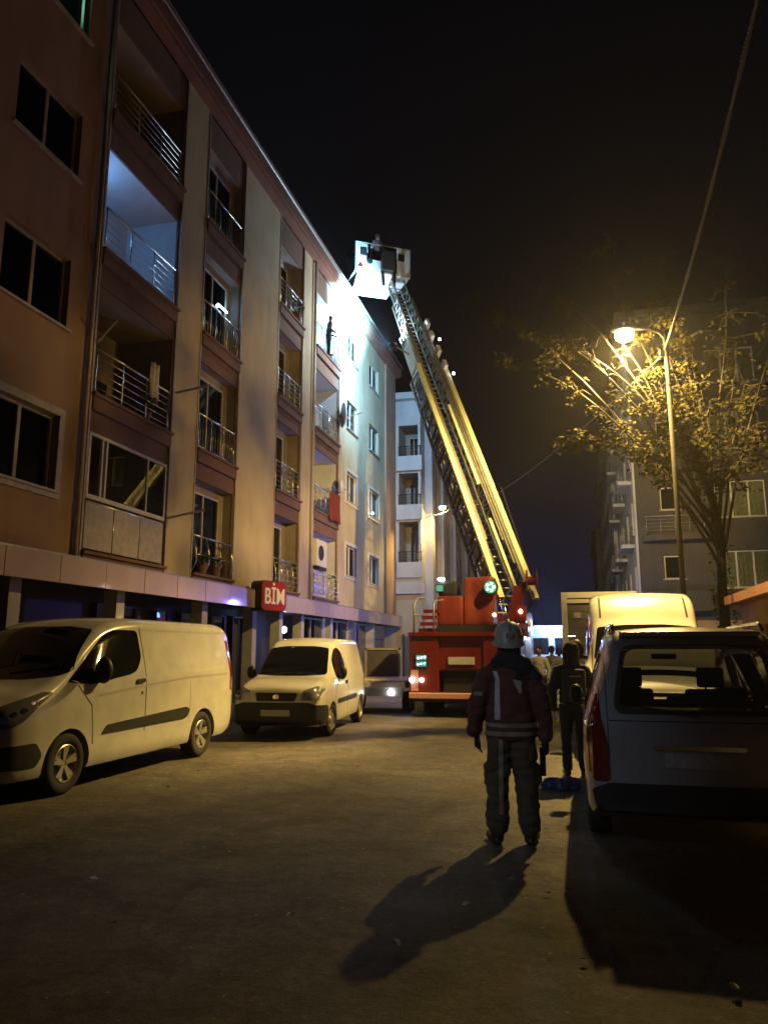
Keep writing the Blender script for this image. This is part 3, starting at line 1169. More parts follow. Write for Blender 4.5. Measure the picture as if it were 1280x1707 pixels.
# ------------------------------------------------------------------ second building on the left
def second_building():
    root = empty('apartment_building', 'off white apartment block with stacked corner balconies beyond the peach block', 'building', (0, 0, 0))
    mf = Matrix.Translation((0, 37.75, 0))
    fl = [(5.75, 8.15), (8.75, 10.75), (11.35, 13.35)]
    holes = [(-8.9, -7.86, a + .0, b) for a, b in fl]
    facade_grid(-12, -7.72, 0, 14.7, holes, .12).build('wall', 'b2wall', root, mx=mf)
    MB().box(-9.0, -7.78, -.04, .0, .0, 4.4).build('ground_floor_wall', 'b2sand', root, mx=mf)
    for i, (a, b) in enumerate(fl):
        loggia(root, mf @ Matrix.Translation((0, .1, 0)), -8.9, -7.86, a, b, 1.6, inner='recess', slab=None, door=(.2, .7), frame='pvc_old')
        MB().box(-8.98, -7.62, -.22, .0, a - .5, a + .28).build('parapet', 'b2wall', root, mx=mf)
        railing(root, mf @ Matrix.Translation((0, -.02, 0)), -8.9, -7.7, a + .28, h=.55, bars=3, m='iron', posts=2)
    MB().box(-9.1, -7.5, -.35, .0, 4.42, 4.95).build('parapet', 'b2wall', root, mx=mf)
    ms = Matrix.Translation((-7.72, 0, 0)) @ ROT90
    hs = []
    cols = [(39.6, 41.2), (43.6, 45.4), (48.0, 50.2), (53.0, 54.6), (57.2, 59.2)]
    for (u0, u1) in cols:
        for z in (3.5, 6.4, 9.3, 12.0):
            hs.append((u0, u1, z, z + 1.75))
    facade_grid(37.75, 62, 0, 14.7, hs, .2).build('wall', 'b2wall', root, mx=ms)
    for h in hs:
        window(root, ms, *h, rec=.12, parts=2, frame='pvc_old', curtain=[(.05, .5, 'curtain')])
        MB().box(h[0], h[1], .5, .52, h[2], h[3]).build('unlit_room', 'dark_room', root, mx=ms)
    for u in (38.9, 42.3, 46.6, 51.5, 55.8, 60.5):
        MB().box(u, u + .7, -.38, .0, 2.9, 14.2).build('pilaster', 'b2wall', root, mx=ms)
    MB().box(37.3, 62.2, -.55, 6, 14.7, 15.05).build('roof_slab', 'b2wall', root, mx=ms)
    MB().box(37.75, 62, -.7, 0, 2.7, 2.95).build('canopy', 'b2wall', root, mx=ms)
    bk = MB()
    bk.face([(62, 0, 0), (62, 9, 0), (62, 9, 14.7), (62, 0, 14.7)])
    bk.build('side_wall', 'b2wall', root, mx=ms)
    for u in (40.6, 47, 53):
        MB().box(u, u + 2.6, -.01, .05, .1, 2.5).build('shutter', 'dullgrey', root, mx=ms)


second_building()


def plain_block(name_label, x0, x1, y0, y1, h, wall, cols, floors, dark='dark_room', side='west'):
    """far block with a street face and a face towards the camera, both with windows"""
    root = empty('apartment_building', name_label, 'building', (0, 0, 0))
    ux = x1 if side == 'west' else x0
    if side == 'west':
        ms = Matrix.Translation((x1, 0, 0)) @ ROT90
        a, b = y0, y1
    else:
        ms = Matrix.Translation((x0, 0, 0)) @ Matrix.Rotation(-pi / 2, 4, 'Z')
        a, b = -y1, -y0
    n = max(2, int((b - a) / 3.4))
    hs = []
    for i in range(n):
        c = a + (b - a) * (i + .5) / n
        for k in range(floors):
            z = 3.4 + k * 3.0
            hs.append((c - .65, c + .65, z + .2, z + 1.9))
    facade_grid(a, b, 0, h, hs, .2).build('wall', wall, root, mx=ms)
    for q in hs:
        window(root, ms, *q, rec=.12, parts=2, frame='pvc_old')
        MB().box(q[0], q[1], .4, .42, q[2], q[3]).build('unlit_room', dark, root, mx=ms)
    mf = Matrix.Translation((0, y0, 0))
    hs = []
    if cols:
        for c in cols:
            for k in range(floors):
                z = 3.4 + k * 3.0
                hs.append((c - .6, c + .6, z + .2, z + 1.7))
    facade_grid(x0, x1, 0, h, hs, .2).build('wall', wall, root, mx=mf)
    for q in hs:
        window(root, mf, *q, rec=.12, parts=2, frame='pvc_old')
        MB().box(q[0], q[1], .4, .42, q[2], q[3]).build('unlit_room', dark, root, mx=mf)
    MB().box(x0 - .4, x1 + .4, y0 - .4, y1 + .4, h, h + .3).build('roof_slab', wall, root)
    return root


plain_block('dim grey block farthest down the left side behind the ladder truck', -16, -8.1, 63, 88, 12.5, 'fdark', [], 3)
plain_block('dark low block closing the right side far down the street', 2.1, 12, 86, 110, 14.5, 'fdark', [], 4, side='east')


def right_building():
    root = empty('apartment_building', 'grey apartment block behind the tree on the right side of the street', 'building', (0, 0, 0))
    Y, X = 36.0, 2.72
    H = 17.2
    mf = Matrix.Translation((0, Y, 0))
    hs = []
    # small windows near the corner, wide windows further right
    for k in range(4):
        z = 3.6 + k * 3.15
        hs.append((3.78, 4.62, z + 2.05 - .9 + .0, z + 2.05 + .15))
        hs.append((6.1, 8.2, z + .7, z + 2.35))
        hs.append((9.2, 11.4, z + .7, z + 2.35))
    facade_grid(X, 15, 0, H, hs, .2).build('wall', 'rwall_shaded', root, mx=mf)
    for i, q in enumerate(hs):
        window(root, mf, *q, rec=.12, parts=1 if i % 3 == 0 else 3, frame='pvc', curtain=[(.03, .97, 'curtain')] if i % 3 else None, sill=True)
        MB().box(q[0], q[1], .5, .52, q[2], q[3]).build('unlit_room', 'dark_room', root, mx=mf)
    # rounded bay slabs with a soft lip and balcony rails at two levels
    for k in range(4):
        z = 3.45 + k * 3.15
        pts = [(X + .18, 0), (X + .22, -.42), (X + .5, -.72), (X + 1.0, -.85), (5.6, -.85), (5.6, 0)]
        s = MB().prism(pts, 'z', z - .18, z + .10)
        if k != 1:
            s.prism([(p[0] * .98 + .08, p[1] * .93) for p in pts], 'z', z + .10, z + .72)
        s.build('bay_slab', 'rwall_shaded', root, mx=mf)
        if k in (1, 3):
            railing(root, mf, X + .3, 5.5, z + .1, h=.8, y=-.8, bars=4, m='galv', posts=3)
    # street face
    ms = Matrix.Translation((X, 0, 0)) @ Matrix.Rotation(-pi / 2, 4, 'Z')
    hs = []
    for c in (-38.4, -42.4, -46.4, -50.4):
        for k in range(4):
            hs.append((c - .7, c + .7, 3.9 + k * 3.15, 5.7 + k * 3.15))
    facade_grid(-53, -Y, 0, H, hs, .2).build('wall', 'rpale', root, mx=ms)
    for q in hs:
        window(root, ms, *q, rec=.12, parts=2, frame='pvc')
        MB().box(q[0], q[1], .5, .52, q[2], q[3]).build('unlit_room', 'dark_room', root, mx=ms)
    for c in (-39.4, -45.4, -51):
        for k in range(4):
            z = 3.45 + k * 3.15
            MB().box(c - 1.2, c + 1.2, -.62, 0, z - .12, z + .06).build('balcony_slab', 'rpale', root, mx=ms)
            railing(root, ms, c - 1.15, c + 1.15, z + .06, h=.9, y=-.56, bars=4, m='galv', posts=2)
    MB().box(-36.35, -36.02, -.10, .0, 0, H).build('corner_strip', 'rpale', root, mx=ms)
    MB().box(X - .5, 15.3, -.5, 17, H, H + .3).build('roof_slab', 'rwall_shaded', root, mx=mf)
    plb = MB()
    plb.box(X + .3, 7.5, -.05, .0, .1, 2.9)
    plb.build('ground_floor_band', 'orangewall', root, mx=mf)
    return root


right_building()
plain_block('pale block beyond the grey block on the right side', 2.5, 12, 54, 80, 16.5, 'rpale', [], 4, side='east')


def shed():
    root = empty('low_building', 'low orange walled outbuilding with sloped eave at the right edge', 'building', (0, 0, 0))
    ms = Matrix.Translation((3.25, 0, 0)) @ Matrix.Rotation(-pi / 2, 4, 'Z')
    facade_grid(-17.2, -3, 0, 2.55, [(-15.6, -14.5, .1, 2.1)], .15).build('wall', 'orangewall', root, mx=ms)
    MB().box(-15.6, -14.5, .10, .14, .1, 2.1).build('door', 'dullgrey', root, mx=ms)
    MB().box(-17.4, -3, -.28, .3, 2.55, 2.72).build('eave', 'eave', root, mx=ms)
    for y in (3, 17.2):
        MB().face([(3.25, y, 0), (8, y, 0), (8, y, 2.55), (3.25, y, 2.55)]).build('side_wall', 'orangewall', root)
    MB().prism([(3.2, 2.725), (8, 3.6), (8, 2.725)], 'y', 3, 17.35).build('roof', 'eave', root)
    bm = MB()
    bm.face([(8, 3, 0), (8, 17.2, 0), (8, 17.2, 2.7), (8, 3, 2.7)])
    bm.build('back_wall', 'orangewall', root)


shed()


def low_wall():
    # walled yard entrance between the two left buildings
    root = empty('yard_gate', 'dark grey sheet gate between the peach block and the white block', 'gate', (0, 0, 0))
    for i in range(3):
        MB().box(-8.55 + i * .42, -8.15 + i * .42, 37.42, 37.47, .1, 2.3).build('panel', 'dullgrey', root)
    MB().box(-8.62, -8.56, 37.40, 37.5, 0, 2.4).box(-7.28, -7.22, 37.4, 37.5, 0, 2.4).build('post', 'iron', root)


low_wall()


# ------------------------------------------------------------------ street lamps, pole, cables
def street_lamp():
    root = empty('street_lamp', 'lit sodium street lamp on the tall thin pole among the branches', 'street lamp', (2.06, 16.5, 0))
    MB().tube([(0, 0, .1), (0, 0, 4), (0, 0, 8.45)], .06, 12, .045).build('pole', 'wood', root, smooth=True)
    MB().tube([(0, 0, 8.25), (-.12, 0, 8.42), (-.35, 0, 8.53), (-.68, 0, 8.57)], .028, 8).build('arm', 'galv', root, smooth=True)
    hd = MB()
    hd.ell((-.84, 0, 8.575), (.30, .14, .07), 16, 10)
    hd.build('housing', 'galv', root, smooth=True)
    MB().ell((-.84, 0, 8.44), (.21, .19, .16), 24, 14).build('bulb', 'lamp_on', root, smooth=True)
    MB().box(-.12, .12, -.14, -.06, 1.6, 2.0, .01).build('fuse_box', 'galv', root)
    MB().tube([(-.15, 0, 7.9), (.15, 0, 7.9)], .02, 6).tube([(-.12, 0, 7.9), (-.12, 0, 8.02)], .03, 8).tube([(.12, 0, 7.9), (.12, 0, 8.02)], .03, 8).build('insulator', 'cable', root)
    return root


street_lamp()


def lamp_far():
    root = empty('street_lamp', 'lit street lamp on a wall bracket beside the ladder on the left', 'street lamp', (-7.5, 38.6, 9))
    MB().tube([(-.2, 0, -.55), (.1, 0, -.42), (.6, 0, -.38), (1.0, 0, -.25), (1.15, 0, -.1)], .035, 8).build('arm', 'b2wall', root, smooth=True)
    MB().ell((.82, 0, .08), (.28, .13, .06), 14, 8).build('housing', 'galv', root, smooth=True)
    MB().ell((.75, 0, -.02), (.19, .15, .12), 14, 8).build('bulb', 'lamp_on', root, smooth=True)


lamp_far()


def cable(pts, r, label, sag=0, twist=0, n=40, m='cable'):
    p0, p1 = Vector(pts[0]), Vector(pts[1])
    if twist:
        root = MB()
        for ph in (0, 2.1, 4.2):
            q = []
            for i in range(n * 6 + 1):
                t = i / (n * 6)
                p = p0.lerp(p1, t)
                p.z -= sag * 4 * t * (1 - t)
                a = ph + t * twist * 2 * pi
                rr = r * 1.5 * (1 + .35 * sin(t * 57))
                q.append(p + Vector((cos(a) * rr, 0, sin(a) * rr)))
            root.tube(q, r, 5)
        o = root.build('cable', m, smooth=True)
    else:
        q = []
        for i in range(n + 1):
            t = i / n
            p = p0.lerp(p1, t)
            p.z -= sag * 4 * t * (1 - t)
            q.append(p)
        o = MB().tube(q, r, 5).build('cable', m, smooth=True)
    tag(o, label, 'cable')
    return o


# ------------------------------------------------------------------ tree
def tree():
    root = empty('tree', 'broad leafy street tree with autumn leaves around the lit lamp', 'tree', (3.15, 18.4, 0))
    O = Vector((3.15, 18.4, 0))
    rnd = random.Random(11)
    tr = MB()
    lv = MB()
    tr.tube([(0, 0, 0), (-.03, 0, 1.6), (-.02, .05, 3.0), (.05, .1, 4.2), (-.1, .1, 5.2)], .14, 10, .07)
    # limb tips in world coordinates
    tips = [(-1.22, 15.8, 7.84, 0.8), (-0.53, 16.0, 9.53, 0.7), (-0.8, 15.6, 8.47, 0.8), (0.11, 15.7, 7.94, 0.7), (0.86, 17.5, 11.02, 0.7), (-0.1, 15.9, 5.96, 0.5), (0.66, 15.9, 6.10, 0.6),
            (1.85, 16.7, 7.15, 0.7), (2.02, 18.2, 9.98, 0.8), (2.86, 18.4, 9.04, 1), (4.05, 18.8, 9.7, 1.2), (3.91, 18.2, 7.67, 1.1), (2.92, 18.0, 7.69, 1), (3.93, 17.6, 6.21, 1), (2.33, 18.6, 11.09, 0.8),
            (3.84, 18.6, 10.89, 1), (-2.1, 16.2, 9.46, 0.4), (2.31, 17.5, 6.3, 0.6), (0.76, 16.9, 9.22, 0.6), (4.46, 17.5, 8.49, 1.2)]
    for ti, (x, y, z, rad) in enumerate(tips):
        T = Vector((x, y, z)) - O
        z0 = rnd.uniform(3.2, 5.1)
        P0 = Vector((0, .05, z0))
        pts = []
        n = 9
        for i in range(n + 1):
            t = i / n
            p = P0.lerp(T, t)
            p.z += (T - P0).xy.length * .16 * sin(pi * t)
            p += noise.noise_vector(Vector((ti * 3.1, t * 2.2, 5))) * .22 * sin(pi * t)
            pts.append(p)
        tr.tube(pts, .038, 6, .006)
        for i in range(3, n + 1):
            for s in range(5):
                d = Vector((rnd.uniform(-1, 1), rnd.uniform(-1, 1), rnd.uniform(-.7, .6))).normalized()
                ln = rad * rnd.uniform(.3, .75) * (.35 + .65 * i / n)
                b = pts[i] + d * ln
                m_ = (pts[i] + b) / 2 + Vector((0, 0, .06))
                tr.tube([pts[i], m_, b], .012, 4, .004)
                k = int(rnd.uniform(4, 16) * (1.1 if z < 8.9 else .8) * (.5 if x > 2.3 else 1.15))
                cl = rnd.random() < .62
                if not cl:
                    continue
                for q in range(k * 2):
                    t = rnd.uniform(.25, 1.05)
                    p = pts[i].lerp(b, t) + Vector((rnd.gauss(0, .09), rnd.gauss(0, .09), rnd.gauss(-.03, .08)))
                    # leaves left out near the lamp and where they would shade the box truck
                    wp = p + O
                    gy = (wp.y - 16.5) / 5.5
                    if (wp - LAMP1).length < 1.25 or (gy > 0 and abs(wp.x - (1.2 - .7 * gy)) < 1.0 and abs(wp.z - (8.2 - 5.2 * gy)) < .55):
                        continue
                    leaf(lv.b, p, rnd.uniform(.08, .16), rnd)
    tr.build('trunk', 'bark', root, smooth=True)
    lv.build('crown', 'leaf', root)
    # ivy-like shoots up the trunk
    iv = MB()
    for i in range(260):
        a = rnd.uniform(0, 2 * pi)
        z = rnd.uniform(.8, 4.0)
        leaf(iv.b, Vector((cos(a) * .2, sin(a) * .2, z)), rnd.uniform(.06, .12), rnd)
    iv.build('trunk_shoots', 'leaf', root)['kind'] = 'stuff'


tree()
cable([(2.02, 16.45, 8.0), (1.92, 5.5, 7.95)], .011, 'thick twisted aerial cable rising from the lamp pole to the upper right', sag=.25, twist=60)
cable([(1.98, 16.5, 7.9), (-7.6, 44, 9.5)], .010, 'thin overhead wire from the lamp pole across the street', sag=.7)
cable([(2.1, 16.5, 7.9), (9, 36, 10.5)], .010, 'thin overhead wire from the lamp pole towards the grey block', sag=.9)


# ------------------------------------------------------------------ vehicles
def pchip(keys):
    xs = [k[0] for k in keys]
    ys = [k[1] for k in keys]
    n = len(xs)
    h = [xs[i + 1] - xs[i] for i in range(n - 1)]
    d = [(ys[i + 1] - ys[i]) / h[i] for i in range(n - 1)]
    m = [0] * n
    m[0], m[-1] = d[0], d[-1]
    for i in range(1, n - 1):
        if d[i - 1] * d[i] > 0:
            w1 = 2 * h[i] + h[i - 1]
            w2 = h[i] + 2 * h[i - 1]
            m[i] = (w1 + w2) / (w1 / d[i - 1] + w2 / d[i])

    def f(x):
        if x <= xs[0]:
            return ys[0]
        if x >= xs[-1]:
            return ys[-1]
        i = max(j for j in range(n - 1) if xs[j] <= x)
        t = (x - xs[i]) / h[i]
        return ys[i] * (1 + 2 * t) * (1 - t) ** 2 + m[i] * h[i] * t * (1 - t) ** 2 + ys[i + 1] * t * t * (3 - 2 * t) + m[i + 1] * h[i] * t * t * (t - 1)
    return f


def loft(zt, wd, wt, zb, belt, rc, L, ns=110, crown=.03, warp=None, inset=0, s0=0, s1=None, zmin=None, capbev=True):
    fz, fw, ft, fb = pchip(zt), pchip(wd), pchip(wt), pchip(zb)
    mb = MB()
    b = mb.b
    s1 = L if s1 is None else s1
    ss = [s0 + (s1 - s0) * (.5 - .5 * cos(pi * i / ns)) * .35 + (s1 - s0) * (i / ns) * .65 for i in range(ns + 1)]
    rings = []
    for s in ss:
        Z, W, T, B = fz(s), fw(s) - inset, ft(s) - inset, fb(s)
        if inset:
            Z -= inset
        if zmin is not None:
            B = zmin
        r = min(rc, (Z - B) * .3)
        zb_ = min(belt, Z - r - .03)
        half = [(0, B), (W * .5, B), (W * .88, B), (W * .955, B + .02), (W * .985, B + .07), (W, B + .18)]
        for k in range(1, 7):
            t = k / 6
            half.append((W * (1 + .006 * sin(pi * t)), B + .18 + (zb_ - B - .18) * t))
        for k in range(1, 7):
            t = k / 6
            half.append((W + (T - W) * (t ** 1.12), zb_ + (Z - r - zb_) * t))
        for k in range(1, 7):
            a = pi / 2 * k / 6
            half.append((T - r + r * cos(a), Z - r + r * sin(a)))
        for k in range(1, 6):
            t = k / 6
            half.append(((T - r) * (1 - t), Z + crown * (1 - (1 - t) ** 2)))
        half.append((0, Z + crown))
        full = half + [(-x, z) for x, z in half[-2:0:-1]]
        ring = []
        for x, z in full:
            v = Vector((x, s, z))
            if warp:
                v = warp(v)
            ring.append(b.verts.new(v))
        rings.append(ring)
    n = len(rings[0])
    for i in range(len(rings) - 1):
        for k in range(n):
            b.faces.new((rings[i][k], rings[i][(k + 1) % n], rings[i + 1][(k + 1) % n], rings[i + 1][k]))
    h = n // 2
    for ring, fl in ((rings[0], False), (rings[-1], True)):
        # cap with cross strips so that it stays planar enough
        for k in range(h):
            a, c, d, e_ = ring[k], ring[k + 1], ring[(n - k - 1) % n], ring[(n - k) % n]
            vs = []
            for v in (a, c, d, e_):
                if v not in vs:
                    vs.append(v)
            if len(vs) >= 3:
                b.faces.new(vs if not fl else vs[::-1])
    return mb


def boolean(o, cutters):
    bpy.context.view_layer.update()
    for c in cutters:
        md = o.modifiers.new('b', 'BOOLEAN')
        md.operation = 'DIFFERENCE'
        md.solver = 'EXACT'
        md.object = c
    bpy.context.view_layer.update()
    me = bpy.data.meshes.new_from_object(o.evaluated_get(bpy.context.evaluated_depsgraph_get()))
    o.modifiers.clear()
    o.data = me
    for c in cutters:
        bpy.data.objects.remove(c)
    return o


def bvh_of(mb):
    return BVHTree.FromBMesh(mb.b)


def decal(bvh, poly, ang, m, name, parent, off=.008, th=.018, grid=.024, label=None, far=9):
    """piece laid on the body: poly in (t,z), rays travel along (cos ang, sin ang)"""
    d = Vector((cos(R(ang)), sin(R(ang)), 0))
    t = Vector((-d.y, d.x, 0))
    b = bmesh.new()
    f = b.faces.new([b.verts.new((p[0], p[1], 0)) for p in poly])
    for ax in (0, 1):
        lo = min(p[ax] for p in poly)
        hi = max(p[ax] for p in poly)
        k = 1
        while lo + k * grid < hi:
            no = (1, 0, 0) if ax == 0 else (0, 1, 0)
            co = (lo + k * grid, 0, 0) if ax == 0 else (0, lo + k * grid, 0)
            bmesh.ops.bisect_plane(b, geom=b.verts[:] + b.edges[:] + b.faces[:], plane_co=co, plane_no=no)
            k += 1
    hits = {}
    bad = []
    for v in b.verts:
        o = t * v.co.x + Vector((0, 0, v.co.y)) - d * far
        h, n, i, di = bvh.ray_cast(o, d)
        if h is None:
            bad.append(v)
            continue
        if n.dot(d) > 0:
            n = -n
        v.co = h + n * off - d * off * .9
    if bad:
        bmesh.ops.delete(b, geom=bad, context='VERTS')
    if b.faces:
        e = [x for x in b.edges if len(x.link_faces) == 1]
        r = bmesh.ops.extrude_edge_only(b, edges=e)
        for v in r['geom']:
            if isinstance(v, bmesh.types.BMVert):
                v.co += d * th
    bmesh.ops.recalc_face_normals(b, faces=b.faces)
    me = bpy.data.meshes.new(name)
    b.to_mesh(me)
    b.free()
    me.materials.append(M[m])
    o = bpy.data.objects.new(name, me)
    COL.objects.link(o)
    o.parent = parent
    if label:
        o['label'] = label
    auto_smooth(o, 40)
    return o


def arc(pts, r=.06, n=5):
    """round the corners of a polygon"""
    out = []
    m = len(pts)
    for i in range(m):
        p = Vector((*pts[i], 0))
        a = Vector((*pts[i - 1], 0))
        c = Vector((*pts[(i + 1) % m], 0))
        ra = min(r, (a - p).length * .45)
        rb = min(r, (c - p).length * .45)
        A = p + (a - p).normalized() * ra
        C_ = p + (c - p).normalized() * rb
        for k in range(n + 1):
            t = k / n
            q = A * (1 - t) ** 2 + p * 2 * t * (1 - t) + C_ * t * t
            out.append((q.x, q.y))
    return out


def side(bvh, poly, sgn, m, name, parent, rnd=.05, **kw):
    """poly in (y,z); sgn=+1 for the +x flank"""
    p = [((-y if sgn > 0 else y), z) for y, z in poly]
    if rnd:
        p = arc(p, rnd)
    return decal(bvh, p, 180 if sgn > 0 else 0, m, name, parent, **kw)


def front(bvh, poly, m, name, parent, rnd=.05, **kw):
    p = [(-x, z) for x, z in poly]
    if rnd:
        p = arc(p, rnd)
    return decal(bvh, p, 90, m, name, parent, **kw)


def rear(bvh, poly, m, name, parent, rnd=.05, **kw):
    p = [(x, z) for x, z in poly]
    if rnd:
        p = arc(p, rnd)
    return decal(bvh, p, 270, m, name, parent, **kw)


def line_side(bvh, pts, sgn, m, name, parent, wd=.012):
    """thin seam along a polyline in (y,z)"""
    for i in range(len(pts) - 1):
        a = Vector(pts[i])
        c = Vector(pts[i + 1])
        d = (c - a).normalized()
        n = Vector((-d.y, d.x)) * wd * .5
        side(bvh, [tuple(a + n), tuple(c + n), tuple(c - n), tuple(a - n)], sgn, m, name, parent, rnd=0, off=.003, th=.010, grid=.12)


WHEEL = {}


def wheel(parent, x, y, r, sgn, width=.21, spokes=5, steer=0, style='alloy'):
    key = (r, style)
    t = bpy.data.objects.new('wheel', None)
    t.empty_display_size = .2
    COL.objects.link(t)
    t.parent = parent
    t.location = (x, y, r)
    t.rotation_euler = (0, 0, steer + (0 if sgn > 0 else pi))
    if key not in WHEEL:
        w2 = width / 2
        ty = MB().lathe([(r * .60, -w2 * .9), (r * .93, -w2), (r * .985, -w2 * .8), (r, -w2 * .4), (r, w2 * .4), (r * .985, w2 * .8), (r * .93, w2), (r * .64, w2 * .95), (r * .62, w2 * .6), (r * .60, -w2 * .9)], 'x', 36, caps=False)
        a = ty.build('tyre', 'tyre', t, smooth=True)
        rm = MB()
        rm.lathe([(r * .63, w2 * .92), (r * .60, w2 * .98), (r * .57, w2 * .80), (r * .55, -w2 * .2), (r * .60, -w2 * .85)], 'x', 36, caps=False)
        rm.lathe([(.001, w2 * .1), (r * .56, w2 * .05)], 'x', 24, caps=False)
        if style == 'alloy':
            for k in range(spokes):
                an = 2 * pi * k / spokes + .3
                for da in (-.15, .15):
                    p0 = Vector((w2 * .62, cos(an) * r * .10, sin(an) * r * .10))
                    p1 = Vector((w2 * .80, cos(an + da) * r * .58, sin(an + da) * r * .58))
                    rm.bar(p0, p1, r * .13, .03, up=(1, 0, 0))
            rm.lathe([(.001, w2 * .72), (r * .15, w2 * .70), (r * .17, w2 * .5)], 'x', 20, caps=False)
        else:
            rm.lathe([(.001, w2 * .80), (r * .18, w2 * .84), (r * .26, w2 * .62), (r * .48, w2 * .74), (r * .55, w2 * .55)], 'x', 28, caps=False)
            for k in range(12):
                an = 2 * pi * k / 12
                rm.ell((w2 * .70, cos(an) * r * .42, sin(an) * r * .42), (.012, r * .04, r * .04), 8, 5)
        c = rm.build('rim', 'rim', t)
        auto_smooth(c, 40)
        WHEEL[key] = (a, c)
    else:
        for s in WHEEL[key]:
            share(s, s.name.split('.')[0], Matrix(), t)
    return t


def mirror_part(parent, x, y, z, sgn, s=1.0, body='plastic'):
    o = MB().ell((x + sgn * .12 * s, y, z), (.10 * s, .07 * s, .14 * s), 14, 10)
    o.bar((x - sgn * .02, y, z - .10 * s), (x + sgn * .1 * s, y, z - .06 * s), .05 * s, .05 * s)
    mo = o.build('wing_mirror', body, parent, smooth=True)
    MB().box(x + sgn * .05 * s, x + sgn * .18 * s, y + .062 * s, y + .068 * s, z - .1 * s, z + .1 * s).build('mirror_glass', 'vglass', mo)
    return mo


def arches(L_, ys, r, w_, extra=None):
    out = []
    for y in ys:
        for sgn in (1, -1):
            mb = MB()
            pr = [(r, sgn * (w_ + .2)), (r, sgn * (w_ - .30))]
            mb.lathe([(r, min(pr[0][1], pr[1][1])), (r, max(pr[0][1], pr[1][1]))], 'x', 32, (0, y, r * .80))
            o = mb.build('cut', 'seam')
            out.append(o)
    return out


def arch_lips(root, bvh_, ys, r, w_, m='seam'):
    pass


